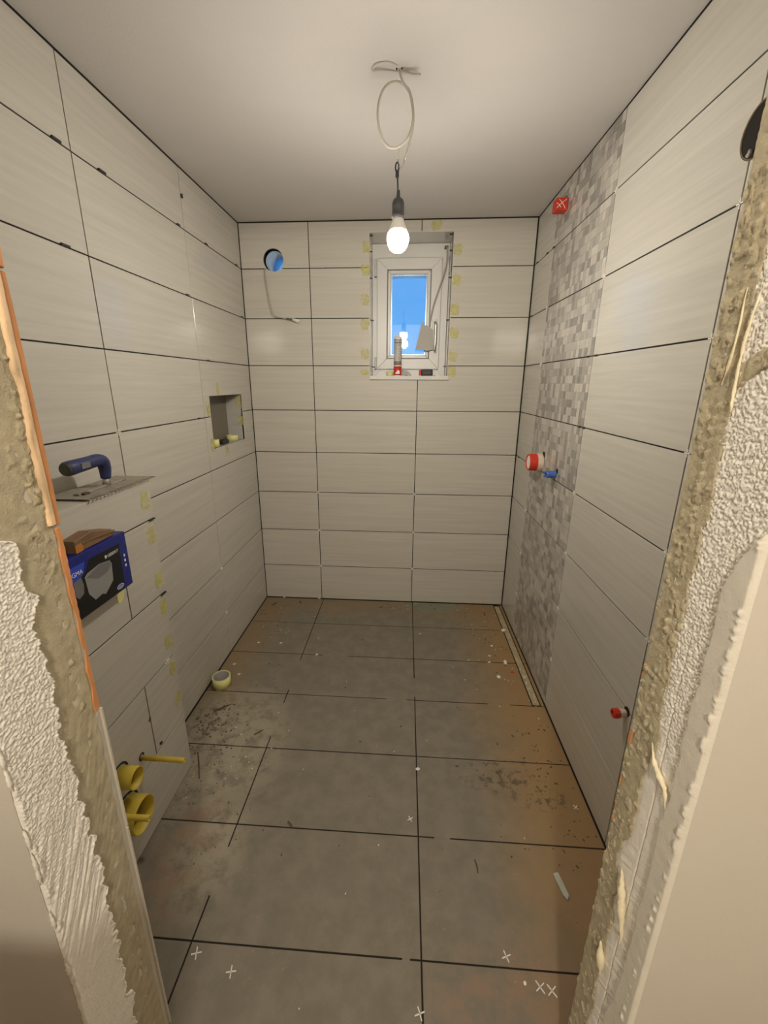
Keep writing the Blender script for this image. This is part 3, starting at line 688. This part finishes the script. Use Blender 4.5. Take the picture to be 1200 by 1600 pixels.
# black strip on the band: dark diagonal
def tape_roll(name, label, loc, r=.028, h=.03, group=None, tilt=(0, 0, 0), inner=.85):
    t = thing(name, label, 'tape', loc, group)
    bm = bmesh.new(); lathe(bm, [(r*inner, 0), (r, 0), (r, h), (r*inner, h)], loc, seg=36, closed=True); o1 = mk('tape_winding', bm, M['yellow_tape'], loc, t, False)
    for p in o1.data.polygons: p.use_smooth = abs(p.normal.z) < .5
    bm = bmesh.new(); lathe(bm, [(r*inner-.003, .0005), (r*inner-.0001, .0005), (r*inner-.0001, h-.0005), (r*inner-.003, h-.0005)], loc, seg=36, closed=True); o1 = mk('card_core', bm, M['offcut'], loc, t, False)
    t.rotation_euler = tilt
    return t
tape_roll('tape_roll', 'small yellow masking tape roll on the window sill left of the cartridge', (-.102, 2.615, WZ0), .021, .024)
# crumpled grey scrap
def crumple(name, cx, cyy, cz, sx_, sy_, sz_, m, parent=None, seed=1, sub=3, amt=.35):
    bm = bmesh.new(); bmesh.ops.create_icosphere(bm, subdivisions=sub, radius=1); rr = random.Random(seed)
    ds = [Vector((rr.gauss(0, 1), rr.gauss(0, 1), rr.gauss(0, 1))).normalized() for _ in range(14)]
    for v in bm.verts:
        n_ = v.co.normalized(); k = 1-amt+amt*min(1.3, min(abs(n_.dot(q))*2.2+.35 for q in ds))
        v.co = Vector((cx+n_.x*k*sx_, cyy+n_.y*k*sy_, max(cz, cz+sz_*(n_.z*k+.7)*.6)))
    return mk(name, bm, m, (cx, cyy, cz), parent)
bm = bmesh.new()
prism(bm, [(-.030, WZ0), (-.030, WZ0+.030), (-.024, WZ0+.046), (-.014, WZ0+.040), (.004, WZ0+.028), (.022, WZ0+.012), (.026, WZ0+.001), (.018, WZ0), (.008, WZ0+.018), (-.004, WZ0+.010), (-.012, WZ0)], 'y', 2.618, 2.600, .003)
o = mk('plastic_scrap', bm, M['grey_cloth'], (-.002, 2.61, WZ0)); tag(o, 'crumpled grey plastic scrap on the sill right of the cartridge', 'scrap')
t_ = thing('tape_measure', 'black tape measure with a red side lying on the window sill', 'tape measure', (.105, 2.60, WZ0))
mk('case', bx(.083, .151, 2.58, 2.615, WZ0, WZ0+.038, bev=.009), M['black'], None, t_)
mk('red_side', bx(.071, .084, 2.583, 2.612, WZ0+.004, WZ0+.034, bev=.005), M['red'], None, t_)
bm = bmesh.new(); box(bm, .148, .168, 2.59, 2.60, WZ0+.001, WZ0+.004); mk('blade_tip', bm, M['seal'], None, t_)
# offcut hung on the handle
oc = thing('hanging_offcut', 'pale grey triangular cardboard offcut hung by a strap on the window handle', 'cardboard', (.12, 2.60, 1.74))
YO = FYY-.045; k_ = YO/2.54
sc_ = lambda x, z: (x*k_, 1.4+(z-1.4)*k_)
bm = bmesh.new(); prism(bm, [sc_(*p) for p in ((.0787, 1.7384), (.0439, 1.584), (.060, 1.590), (.115, 1.580), (.1446, 1.588), (.1407, 1.6895), (.1187, 1.7065), (.100, 1.7165), (.094, 1.712), (.090, 1.722))], 'y', YO+.0015, YO-.0015); mk('card', bm, M['offcut'], None, oc)
bm = bmesh.new(); pa, pb = Vector((*sc_(.1187, 1.708),)), Vector((*sc_(.199, 2.100),))
tube(bm, [(pa.x, YO-.002, pa.y), (pa.x+.02, YO+.002, pa.y+.11), (pb.x-.003, YO, pb.y-.10), (pb.x, YO+.0, pb.y)], .0042, 8, 6); mk('strap', bm, M['grey_cable'], None, oc, True)
mk('strap_clip', bx(pb.x-.012, pb.x+.006, YO-.004, YO+.05, pb.y, pb.y+.006), M['seal'], None, oc)

# ------------------------------------------------------------------ niche contents
tape_roll('tape_roll', 'yellow masking tape roll standing in the left wall niche, farther one', (-.962, 2.285, NZ0), .030, .030)
tape_roll('tape_roll', 'yellow masking tape roll at the near front edge of the left wall niche', (-.945, 2.02, NZ0), .024, .038)
bm = bx(-.972, -.935, 2.105, 2.175, NZ0, NZ0+.022, bev=.006); o = mk('clip_block', bm, M['black'], (-.953, 2.14, NZ0)); tag(o, 'small black plastic block lying between the tape rolls in the niche', 'block')

# ------------------------------------------------------------------ trowel on the casing
tw = thing('notched_trowel', 'notched plastering trowel with a blue handle on top of the cistern casing', 'trowel', (-.84, 1.09, BZ))
z_ = BZ+.0035
pts = [(-.772, .955), (-.772, 1.228)]
n_ = 19; pts = []
for i in range(n_):
    y_a = .955+(1.228-.955)*i/n_; w_ = (1.228-.955)/n_
    pts += [(-.774, y_a), (-.774, y_a+w_*.55), (-.790, y_a+w_*.55), (-.790, y_a+w_)]
pts += [(-.774, 1.228), (-.905, 1.228), (-.905, .955)]
bm = bmesh.new(); prism(bm, pts, 'z', z_, z_+.0016); mk('blade', bm, M['steel_dusty'], None, tw)
mk('mount_rail', bx(-.848, -.832, .985, 1.175, z_+.0016, z_+.007, bev=.002), M['steel_dusty'], None, tw)
bm = bmesh.new(); tube(bm, [(-.84, 1.100, z_+.005), (-.84, 1.100, z_+.025)], [.011, .008], 12); mk('post', bm, M['metal'], None, tw, True)
bm = bmesh.new(); gp = [(.972, BZ+.077), (.990, BZ+.078), (1.02, BZ+.079), (1.05, BZ+.080), (1.080, BZ+.081), (1.099, BZ+.073), (1.104, BZ+.052), (1.101, BZ+.026)]
rr_ = [.0185, .0190, .0180, .0172, .0172, .0175, .0155, .0125]
P3 = [(-.84, a, b_) for a, b_ in gp]; n5 = 5; rs = []
for i in range(len(rr_)-1): rs += [rr_[i]+(rr_[i+1]-rr_[i])*q/n5 for q in range(n5)]
tube(bm, P3, rs+[rr_[-1]], 16, n5); gr = mk('grip', bm, M['blue_grip'], None, tw, True)
bm = bmesh.new(); tube(bm, [(-.84, .966, BZ+.0765), (-.84, .9735, BZ+.077)], [.0155, .0186], 16); mk('grip_end', bm, M['grip_dark'], None, gr)
mk('grip_badge', bx(-.8235, -.8205, 1.000, 1.030, BZ+.072, BZ+.087, bev=.001), M['grip_grey'], None, gr)
mk('mortar_clot', bx(-.835, -.820, .992, 1.012, z_+.001, z_+.007, bev=.003), M['grip_dark'], None, tw)

# ------------------------------------------------------------------ flush plate cover
PX = -.745
cv = thing('flush_plate_box', 'blue and black flush plate carton fixed to the cistern casing', 'box', (BX, .9, .867))
mk('carton', bx(BX+.0005, PX, .790, 1.008, .867, 1.019, bev=.002), M['navy'], None, cv)
def flat(pts, d, m, name, parent):
    bm = bmesh.new(); prism(bm, pts, 'x', PX-.001, PX+d); return mk(name, bm, m, None, parent)
bp_ = flat([(.979, .995), (.974, .869), (.792, .869), (.792, .940), (.860, .975), (.872, .997)], .0006, M['blackprint'], 'black_panel', cv)
flat([(.849, .960), (.858, .966), (.9, .972), (.936, .966), (.941, .955), (.936, .911), (.903, .889), (.893, .895), (.868, .892), (.852, .915)], .0010, M['greyprint'], 'plate_picture', bp_)
flat([(.853, .957), (.900, .9705), (.936, .964), (.9385, .952), (.918, .940), (.888, .938)], .0013, M['greyprint2'], 'plate_recess', bp_)
flat([(.792, .997), (.858, .997), (.846, .970), (.792, .944)], .0009, M['blueprint'], 'blue_corner', cv)
def text(body, size, y, z, m, name, parent, x=PX+.0014, shear=0):
    cu = bpy.data.curves.new('lettering', 'FONT'); cu.body = body; cu.size = size; cu.extrude = .0002; cu.align_x = 'LEFT'
    tmp = bpy.data.objects.new('tmp', cu); C.objects.link(tmp)
    dg = bpy.context.evaluated_depsgraph_get(); me = bpy.data.meshes.new_from_object(tmp.evaluated_get(dg)); bpy.data.objects.remove(tmp)
    me.name = name; me.materials.clear()
    me.transform(Matrix(((0, 0, 1, 0), (1, 0, 0, 0), (0, 1, 0, 0), (0, 0, 0, 1))))
    return link(name, me, m, (x, y, z), parent)
text('GEBERIT', .0110, .9305, .976, M['whiteprint'], 'lettering', cv)
mk('logo_square', bx(PX, PX+.0015, .9225, .9280, .976, .984), M['whiteprint'], None, cv)
text('SIGMA', .0150, .803, .974, M['whiteprint'], 'lettering', cv)
bm = bmesh.new(); ov = [(.958+.0135*math.cos(q), .880+.0065*math.sin(q)) for q in [i*math.pi/12 for i in range(24)]]; ov = [(a, b_+.002) for a, b_ in ov]
prism(bm, ov, 'x', PX-.001, PX+.0010); mk('oval_badge', bm, M['whiteprint'], None, cv)
ov2 = [(.958+(a-.958)*.88, .882+(b_-.882)*.76) for a, b_ in ov]; bm = bmesh.new(); prism(bm, ov2, 'x', PX-.001, PX+.0013); mk('oval_badge_fill', bm, M['blueprint'], None, cv)
text('Geberit', .0062, .9485, .8800, M['whiteprint'], 'lettering', cv, PX+.0016)
for q in range(3): mk('side_print', bx(PX, PX+.0012, .989, .994, .925+q*.014, .932+q*.014), M['whiteprint'], None, cv)
# small push-plate drawing at the near end
flat([(.815, .962), (.838, .966), (.842, .945), (.838, .925), (.822, .918), (.812, .930)], .0012, M['greyprint2'], 'small_drawing', cv)
# wooden wedge on top
bm = bmesh.new(); ZW = 1.0195
prism(bm, [(.846, ZW), (.848, ZW+.030), (.905, ZW+.036), (.972, ZW+.018), (.979, ZW+.006), (.975, ZW)], 'x', BX+.001, PX-.006, .002)
wd = thing('wood_wedge', 'brown wooden wedge block lying on the blue carton', 'wood', (-.765, .91, ZW))
mk('block', bm, M['wood'], None, wd)
bm = bmesh.new(); prism(bm, [(.8465, ZW+.001), (.8475, ZW+.020), (.872, ZW+.021), (.868, ZW+.001)], 'x', PX-.0065, PX-.0045); mk('cut_face', bm, M['wood_cut'], None, wd)
bm = bmesh.new(); prism(bm, [(.868, ZW+.016), (.905, ZW+.017), (.978, ZW+.010), (.979, ZW+.014), (.905, ZW+.0215), (.868, ZW+.021)], 'x', PX-.0065, PX-.003); mk('front_ridge', bm, M['wood'], None, wd)

# ------------------------------------------------------------------ yellow pipes low on the casing
def stub(name, label, y, z, r, L_, wall=.0025, hole=.006, group=None):
    t = thing(name, label, 'pipe', (BX, y, z), group)
    bm = bmesh.new(); lathe(bm, [(r-wall, 0), (r, 0), (r, L_-.001), (r-.0006, L_), (r-wall, L_-.0006)], (BX+.0005, y, z), (1, 0, 0), 40, closed=True); mk('pipe_wall', bm, M['yellow'], None, t, True)
    bm = bmesh.new(); lathe(bm, [(r+.0002, .0002), (r+hole, .0002), (r+hole, .0009), (r+.0002, .0009)], (BX, y, z+.004), (1, 0, 0), 40, closed=True); mk('gap_shade', bm, M['dark'], None, t)  # flat ring, the shade of the cut-out given as black colour
    return t
stub('threaded_rod_sleeve', 'thin yellow sleeve sticking straight out of the casing, beyond the two cups', .965, .297, .0075, .135, .0015, .005)
stub('threaded_rod_sleeve', 'thin yellow sleeve in front of the lower yellow cup', .785, .300, .0075, .135, .0015, .005)
stub('flush_pipe_cup', 'small yellow open pipe cup low on the casing, the upper one', .873, .328, .030, .050)
stub('waste_pipe_cup', 'large yellow open pipe cup low on the casing, the lower one', .869, .197, .050, .052)

# ------------------------------------------------------------------ plugs on the right wall
def hole_shade(bm, y, z, r):
    lathe(bm, [(0, .0012), (r, .0012), (r, .0003), (0, .0003)], (XR, y, z), (-1, 0, 0), 28)  # flat disc on the tile, its black painting the shade of a hole
t_ = thing('red_valve_cap', 'red round valve cap with a pale dusty face on the mosaic strip', 'cap', (XR, 2.045, 1.038))
bm = bmesh.new(); lathe(bm, [(0, .002), (.040, .002), (.042, .006), (.041, .060), (.036, .064), (.034, .062), (.034, .058), (0, .058)], (XR, 2.045, 1.038), (-1, 0, 0), 36); mk('cap_body', bm, M['red'], None, t_, False)
bm = bmesh.new(); lathe(bm, [(0, .001), (.0428, .001), (.0432, .006), (.0425, .026), (.040, .027), (0, .027)], (XR, 2.045, 1.038), (-1, 0, 0), 36); mk('dusty_collar', bm, M['capwhite'], None, t_, False)
bm = bmesh.new(); lathe(bm, [(0, .0585), (.0325, .0585), (.032, .0605), (0, .0605)], (XR, 2.045, 1.038), (-1, 0, 0), 36); mk('cap_face', bm, M['white'], None, t_, False)
bm = bmesh.new(); hole_shade(bm, 2.02, 1.078, .016); mk('gap_shade', bm, M['dark'], None, t_)
t_ = thing('blue_pipe_plug', 'small blue pipe plug on the mosaic strip beside the red cap', 'plug', (XR, 1.838, 1.022))
bm = bmesh.new(); lathe(bm, [(0, 0), (.016, 0), (.0155, .036), (.013, .042), (.011, .042), (.011, .034), (0, .034)], (XR, 1.838, 1.022), (-1, 0, 0), 24); mk('plug_body', bm, M['blue_cap'], None, t_)
bm = bmesh.new()
for a in (35, 215): box(bm, XR-.052, XR-.034, 1.838+.009*math.cos(math.radians(a))-.004, 1.838+.009*math.cos(math.radians(a))+.004, 1.022+.012*math.sin(math.radians(a))-.004, 1.022+.012*math.sin(math.radians(a))+.004, .001)
mk('plug_lugs', bm, M['blue_cap'], None, t_)
bm = bmesh.new(); hole_shade(bm, 1.825, 1.038, .012); mk('gap_shade', bm, M['dark'], None, t_)
t_ = thing('red_pipe_plug', 'crumpled red pipe plug low on the right wall beside the doorway', 'plug', (XR, 1.045, .480))
bm = bmesh.new(); lathe(bm, [(0, 0), (.011, 0), (.0125, .014), (.011, .020), (0, .020)], (XR, 1.045, .480), (-1, 0, 0), 20); mk('dusty_thread', bm, M['capwhite'], None, t_)
bm = bmesh.new(); lathe(bm, [(0, .018), (.013, .018), (.015, .024), (.014, .036), (.010, .038), (.009, .030), (0, .030)], (XR, 1.045, .479), (-1, 0, 0), 9); mk('red_cap', bm, M['red'], None, t_)
bm = bmesh.new(); hole_shade(bm, 1.040, .491, .014); mk('gap_shade', bm, M['dark'], None, t_)
t_ = thing('taped_outlet', 'red taped water outlet near the ceiling on the mosaic strip', 'plug', (XR, 2.10, 2.125))
bm = bmesh.new(); rr = random.Random(4)
box(bm, XR-.050, XR-.0005, 2.075, 2.125, 2.103, 2.147, .004)
for v in bm.verts: v.co += Vector([rr.uniform(-.002, .002) for _ in range(3)])
for v in bm.verts: v.co.x = min(v.co.x, XR-.0005)
mk('red_wrap', bm, M['red'], None, t_)
for a, b_, c2, d2 in ((-.046, 2.110, -.008, 2.142), (-.040, 2.142, -.012, 2.108), (-.049, 2.128, -.030, 2.112)):
    bm = bmesh.new(); tube(bm, [(XR+a, 2.0735, b_), (XR+(a+c2)/2, 2.0725, (b_+d2)/2+.003), (XR+c2, 2.0735, d2)], .0011, 6); mk('white_tear', bm, M['white'], None, t_)
# open conduit hole by the door
t_ = thing('conduit_hole', 'dark round conduit hole high on the right wall beside the doorway', 'hole', (XR, HC[0], HC[1]))
bm = bmesh.new(); lathe(bm, [(HR-.003, .0), (HR-.0005, .0), (HR-.0005, -.0018), (HR-.003, -.0018)], (XR+.0003, HC[0], HC[1]), (-1, 0, 0), 36, closed=True); mk('cut_rim', bm, mat('raw_tile_cut', (.16, .11, .06), .9), None, t_)
bm = bmesh.new(); lathe(bm, [(0, -.0014), (HR-.003, -.0014), (HR-.003, -.0020), (0, -.0020)], (XR, HC[0], HC[1]), (-1, 0, 0), 36); mk('cavity_shade', bm, M['dark'], None, t_)  # thin disc close behind the rim; the dark depth is only its colour
bm = bmesh.new(); tube(bm, [(XR+.004, 1.03, 1.835), (XR+.001, 1.022, 1.832), (XR-.002, 1.015, 1.838)], .004, 8, 3); mk('wire_tail', bm, M['grey_cable'], None, t_, True)

# ------------------------------------------------------------------ masking tape patches
def patch(kind, a, b_, wa, wb, label, group, d=.0006, seed=0):
    rr = random.Random(seed); pts = []
    for i in range(14):
        q = 2*math.pi*i/14; cxx, sxx = math.cos(q), math.sin(q); k = 1/max(abs(cxx), abs(sxx))
        pts.append((a+wa*.58*cxx*k*rr.uniform(.72, 1.05), b_+wb*.55*sxx*k*rr.uniform(.72, 1.05)))
    bm = bmesh.new()
    if kind == 'back': prism(bm, pts, 'y', YB-.0005, YB-.0005-d); lc = (a, YB, b_)
    elif kind == 'left': prism(bm, pts, 'x', XL+.0005, XL+.0005+d); lc = (XL, a, b_)
    elif kind == 'niche': prism(bm, [(p, q) for p, q in pts], 'y', NY1-.0005, NY1-.0005-d); lc = (a, NY1, b_)
    else: prism(bm, pts, 'x', BX+.0005, BX+.0005+d); lc = (BX, a, b_)
    o = mk('masking_tape', bm, M['tape'], lc); return tag(o, label, 'tape', group)
ordn = ['topmost', 'second from the top', 'third from the top', 'fourth from the top', 'fifth from the top', 'lowest']
sd = 100
for i, (x, z) in enumerate([(-.2348, 2.0969), (-.2388, 1.9874), (-.2431, 1.8428), (-.2439, 1.7161), (-.2460, 1.5615), (-.246, 1.462)]):
    sd += 1; patch('back', x+.004, z, .044, .055 if i < 5 else .03, f'yellow masking tape patch left of the window, {ordn[i]}', 'tape patches around the window', seed=sd)
for i, (x, z) in enumerate([(.2552, 2.0784), (.2565, 1.936), (.2542, 1.7916), (.2573, 1.6716), (.2568, 1.5479), (.2535, 1.4661)]):
    sd += 1; patch('back', x-.002, z, .044, .055, f'yellow masking tape patch right of the window, {ordn[i]}', 'tape patches around the window', seed=sd)
patch('back', .1366, 2.1918, .05, .045, 'faint yellow masking tape patch above the window', 'tape patches around the window', seed=5)
for i, (y, z, a, b_) in enumerate([(1.178, 1.055, .046, .055), (1.180, .945, .040, .055), (1.182, .790, .042, .055), (1.184, .690, .036, .055), (1.182, .560, .04, .05), (1.182, .455, .036, .05), (1.182, .33, .036, .045)]):
    patch('box', y, z, a, b_, f'yellow masking tape patch on the casing corner, {(ordn[:5]+["sixth from the top", "lowest"])[i]}', 'tape patches on the casing corner', seed=40+i)
bm = bmesh.new(); prism(bm, [(.984, .866), (1.062, .866), (1.058, .836), (1.022, .846), (1.012, .815), (.990, .808)], 'x', BX+.0005, BX+.0012)
o = mk('masking_tape', bm, M['yellow_tape'], (BX, 1.02, .85)); tag(o, 'solid yellow masking tape piece under the blue carton', 'tape')
NT = [(2.062, 1.372, .03, .055, 'above the niche'), (1.938, 1.285, .035, .06, 'left of the niche opening'), (1.944, 1.115, .03, .06, 'left of the niche, low'), (2.10, 1.065, .03, .05, 'below the niche')]
for i, (y, z, a, b_, s_) in enumerate(NT): patch('left', y, z, a, b_, f'yellow masking tape patch {s_}', 'tape patches around the niche', seed=60+i)
patch('niche', XL-.02, 1.30, .036, .07, 'yellow masking tape patch on the niche side, upper', 'tape patches around the niche', seed=71)
patch('niche', XL-.014, 1.195, .03, .05, 'yellow masking tape patch on the niche side, lower', 'tape patches around the niche', seed=72)

# ------------------------------------------------------------------ spacers in the joints
def wedge(parent, kind, a, b_, L_=.012, hgt=.005):
    if kind == 'back': bm = bx(a-L_/2, a+L_/2, YB-.0015, YB+.004, b_-hgt/2, b_+hgt/2, bev=.001)
    elif kind == 'left': bm = bx(XL-.004, XL+.006, a-L_/2, a+L_/2, b_-hgt/2, b_+hgt/2, bev=.001)
    else: bm = bx(XR-.005, XR+.004, a-L_/2, a+L_/2, b_-hgt/2, b_+hgt/2, bev=.001)
    mk('levelling_stub', bm, M['black'], None, parent)
for z, xs in ((H[8], (-.88, -.60, -.45, -.28, .30, .55)), (H[7], (-.87, -.62, -.50, -.27, .30, .58)), (H[6], (-.87, -.60, -.50, -.29, .30, .55)), (H[5], (-.83, -.57, -.46, .03, .59)), (H[4], (-.85, -.50, .03, .60)), (H[1], (.60,))):
    for x in xs: wedge(wb, 'back', x, z, .014, .0045)
for z, ys in ((H[8], (1.245, 1.415, 1.85, 2.09, 2.44)), (H[7], (1.21, 1.86, 2.46)), (H[6], (1.99,)), (H[5], (1.84,))):
    for y in ys: wedge(wl, 'left', y, z+.002, .030 if y < 1.5 else .02, .006)
wedge(wl, 'left', 1.905, 2.12, .008, .014)
for z, ys in ((H[8], (2.46, 2.30, 2.21)), (H[7], (2.47,)), (H[6], (1.66, 1.59)), (H[5], (1.65, 1.61)), (H[4], (2.45,))):
    for y in ys: wedge(wr, 'right', y, z, .018, .006)
def cross_bm(axis, d, a, b_, s_, r=.0013, rot=0, thick=.0022):
    bm = bmesh.new(); f = axis_map(axis)
    for q in (0, 90):
        t0 = math.radians(rot+q); ux, uy = math.cos(t0), math.sin(t0); vx, vy = -uy, ux
        pts = [(a+ux*s_*i+vx*r*j, b_+uy*s_*i+vy*r*j) for i, j in ((-1, -1), (1, -1), (1, 1), (-1, 1))]
        prism(bm, pts, axis, d[0], d[1])
    return bm
for (y, zs) in ((W0, (H[6], H[7], H[3], H[2], H[1])), (W1, (H[8], H[7], H[4], H[3], H[2], H[1])), (W2, (H[7], H[6], H[5], H[4], H[3]))):
    for z in zs: mk('cross_spacer', cross_bm('x', (XR+.004, XR-.0015), y, z, .013 if y > 1.9 else .010), M['white'], None, wr)
for (y, z) in ((V[1], H[5]), (V[0], H[2]), (V[0], H[1])): mk('cross_spacer', cross_bm('x', (XL-.004, XL+.0015), y, z, .010), M['white'], None, wl)
for x in (J1, J2): 
    for z in (H[1], H[2], H[3]): mk('cross_spacer', cross_bm('y', (YB+.004, YB-.001), x, z, .007), M['white'], None, wb)
for x in (-.80, -.56): mk('cross_spacer', cross_bm('y', (YB+.004, YB-.002), x, .002, .008), M['white'], None, wb)
mk('cross_spacer', cross_bm('x', (BX-.004, BX+.002), 1.158, .4984, .011, rot=20), M['white'], None, cas)
for (y, z) in ((1.19, .9916), (1.19, .7355)):
    mk('levelling_stub', bx(BX-.002, BX+.006, y-.012, y+.014, z-.0018, z+.0018), M['black'], None, cas)
mk('levelling_stub', bx(BX-.002, BX+.006, 1.052, 1.062, .256, .262, bev=.001), M['black'], None, cas)
bm = bmesh.new(); tube(bm, [(BX+.001, 1.03, .385), (BX+.005, 1.026, .392), (BX+.003, 1.02, .380)], .0012, 6, 3); mk('wire_bit', bm, M['black'], None, cas)

# ------------------------------------------------------------------ floor: linear drain and loose things
dr = thing('shower_channel', 'long narrow shower drain channel with a dusty cover along the right wall', 'drain', (.62, 2.05, 0))
mk('channel_cover', bx(.6045, .6345, 1.612, 2.49, -.006, .0012, bev=.0008), M['drain'], None, dr)
bm = bmesh.new(); box(bm, .6030, .6042, 1.610, 2.492, -.006, .0004); box(bm, .6350, .6372, 1.610, 2.492, -.006, -.0004); mk('channel_gap', bm, M['dark'], None, dr)
tape_roll('tape_roll', 'yellow masking tape roll standing on the floor by the left wall', (-.857, 1.645, 0), .042, .052, inner=.93)
# white cross spacers on the floor
cr = [(-.5043, .6741, 15, .019, 'white cross spacer on the floor by the left door reveal, the upper of two'),
      (-.4022, .6457, 10, .018, 'white cross spacer on the floor by the left door reveal, the lower of two'),
      (.2848, .7198, 20, .018, 'white cross spacer on the floor above the front right joint'),
      (.3538, .6678, 35, .020, 'white cross spacer of the front right pair, left one'),
      (.3802, .6630, 38, .020, 'white cross spacer of the front right pair, right one'),
      (.0619, .6040, 20, .018, 'white cross spacer on the floor joint at the bottom edge'),
      (.0436, 1.0549, 30, .015, 'white cross spacer on the middle of the floor by the long joint'),
      (.6130, 1.1331, 40, .014, 'white cross spacer on the orange dust by the right wall'),
      (-.4504, 1.9076, 40, .012, 'white cross spacer on the back left floor joint'),
      (-.6721, 1.9962, 40, .013, 'white cross spacer near the back left corner, right one'),
      (-.7992, 1.9934, 20, .012, 'white cross spacer near the back left corner, left one'),
      (-.806, 1.725, 35, .014, 'white cross spacer beyond the floor tape roll'),
      (.617, 1.80, 35, .012, 'white cross spacer lying on the shower channel'),
      (-.86, 1.80, 15, .012, 'white cross spacer against the left wall beyond the tape roll'),
      (.475, 1.96, 12, .013, 'white cross spacer on the back right floor'),]
for x, y, r_, s_, lb in cr:
    o = mk('cross_spacer', cross_bm('z', (.0004, .0026), x, y, s_*.68, .0012, r_), M['white'], (x, y, 0)); tag(o, lb, 'tile spacer', 'loose tile spacers on the floor')
bm = bmesh.new(); prism(bm, [(.4663, .919), (.4827, .9234), (.4934, .8656), (.4852, .8527), (.477, .8645)], 'z', .0004, .005, .001)
tag(mk('pale_shard', bm, M['shard'], (.48, .89, 0)), 'long pale pointed shard on the floor at front right', 'shard')
def chip(x, y, sx_, sy_, sz_, m, name, label, seed, cat='chip'):
    o = crumple(name, x, y, .0003, sx_, sy_, sz_, m, None, seed, 2, .45); return tag(o, label, cat)
chip(.600, 2.20, .018, .012, .020, M['white'], 'plaster_chip', 'white plaster chip on the shower channel near the back', 3)
chip(.545, 1.905, .011, .024, .014, M['white'], 'plaster_chip', 'white oval plaster chip left of the shower channel', 5)
chip(.488, 1.79, .013, .014, .010, M['white'], 'plaster_chip', 'white crumbly plaster chip nearer the door than the oval one', 6)
chip(.503, 2.05, .010, .007, .006, M['white'], 'plaster_chip', 'tiny white plaster chip beyond the oval one', 7)
chip(.463, 1.905, .009, .006, .006, M['white'], 'plaster_chip', 'tiny white plaster chip left of the oval one', 8)
chip(.0735, 1.245, .011, .008, .006, M['white'], 'plaster_chip', 'white plaster chip on the crossing of the middle joints', 9)
chip(.3185, .672, .005, .006, .005, M['white'], 'plaster_chip', 'small white plaster chip beside the front right spacer pair', 10)
chip(.11, 2.14, .006, .006, .006, M['white'], 'plaster_chip', 'small white plaster dot right of the long joint at the back', 21)
chip(.565, 1.835, .014, .008, .004, M['red'], 'red_scrap', 'orange red scrap against the shower channel', 11, 'scrap')
def stick(x, y, dx, dy, r, label, name='debris_stick', m=None):
    bm = bmesh.new(); tube(bm, [(x, y, r), (x+dx*.5+.002, y+dy*.5, r*1.1), (x+dx, y+dy, r)], [r*.7, r, r*.6], 6); tag(mk(name, bm, m or M['debris'], (x, y, 0)), label, 'debris')
stick(.2395, .942, .004, -.036, .0028, 'dark little cigar-shaped crumb on the front right floor tile')
stick(-.3620, 1.018, .020, -.020, .0032, 'dark brown crumb beside the front left joint')
stick(-.790, 1.262, .060, -.110, .0026, 'thin dark wire offcut on the floor below the casing corner')
stick(-.82, 1.475, .05, .04, .004, 'dark mortar crumbs line by the casing, far one')
stick(-.60, 1.36, .03, .03, .0026, 'dark sliver on the slurry patch')
stick(-.665, 2.44, -.02, .02, .004, 'dark sliver at the back left near the wall')
stick(-.85, 2.40, .02, .03, .004, 'dark sliver in the back left corner')
stick(.52, 2.37, .004, .03, .0035, 'dark sliver at the back right near the channel')
stick(-.145, 2.42, .02, .01, .003, 'dark crumb at the middle of the back floor row')
# crumbs that nobody could count
bm = bmesh.new()
def crumbs(mi, spots, seed, smin, smax):
    rr = random.Random(seed)
    for (x, y, rx, ry, n) in spots:
        for _ in range(n):
            px, py = x+rr.gauss(0, rx), y+rr.gauss(0, ry)
            if not (XL+.01 < px < XR-.012 and .56 < py < YB-.012) or (px < BX+.012 and py < BY+.01): continue
            s_ = rr.uniform(smin, smax)*(.7 if py < 1.2 else 1); r = bmesh.ops.create_icosphere(bm, subdivisions=1, radius=s_)
            q = rr.uniform(0, 3.14); st_ = rr.uniform(1, 2.2)
            for v in r['verts']:
                vx, vy = v.co.x*st_, v.co.y
                v.co = Vector((px+vx*math.cos(q)-vy*math.sin(q), py+vx*math.sin(q)+vy*math.cos(q), .0004+(v.co.z+s_)*.35))
                for f in v.link_faces: f.material_index = mi
crumbs(0, [(-.80, 1.42, .05, .06, 90), (-.70, 1.22, .06, .10, 60), (-.6, 1.0, .12, .12, 18), (-.80, 2.1, .10, .22, 50), (.50, 2.2, .10, .2, 70), (.1, 2.44, .2, .04, 40), (.55, 1.3, .06, .2, 80), (.5, 1.05, .1, .12, 30), (0, 1.2, .3, .4, 14)], 3, .0012, .0038)
crumbs(1, [(-.6, 1.25, .12, .15, 16), (.15, 2.46, .2, .03, 30), (.5, 2.1, .1, .25, 34), (.45, 1.75, .15, .1, 10), (.615, 1.72, .008, .09, 34), (-.7, 2.1, .12, .2, 16), (0, 1.3, .3, .4, 12), (-.76, 1.13, .01, .05, 10)], 5, .0010, .0026)
o = mk('floor_crumbs', bm, M['debris'], (0, 1.5, 0)); o.data.materials.append(M['white'])
tag(o, 'dark mortar and pale plaster crumbs scattered over the tiled floor', 'debris', None, 'stuff')
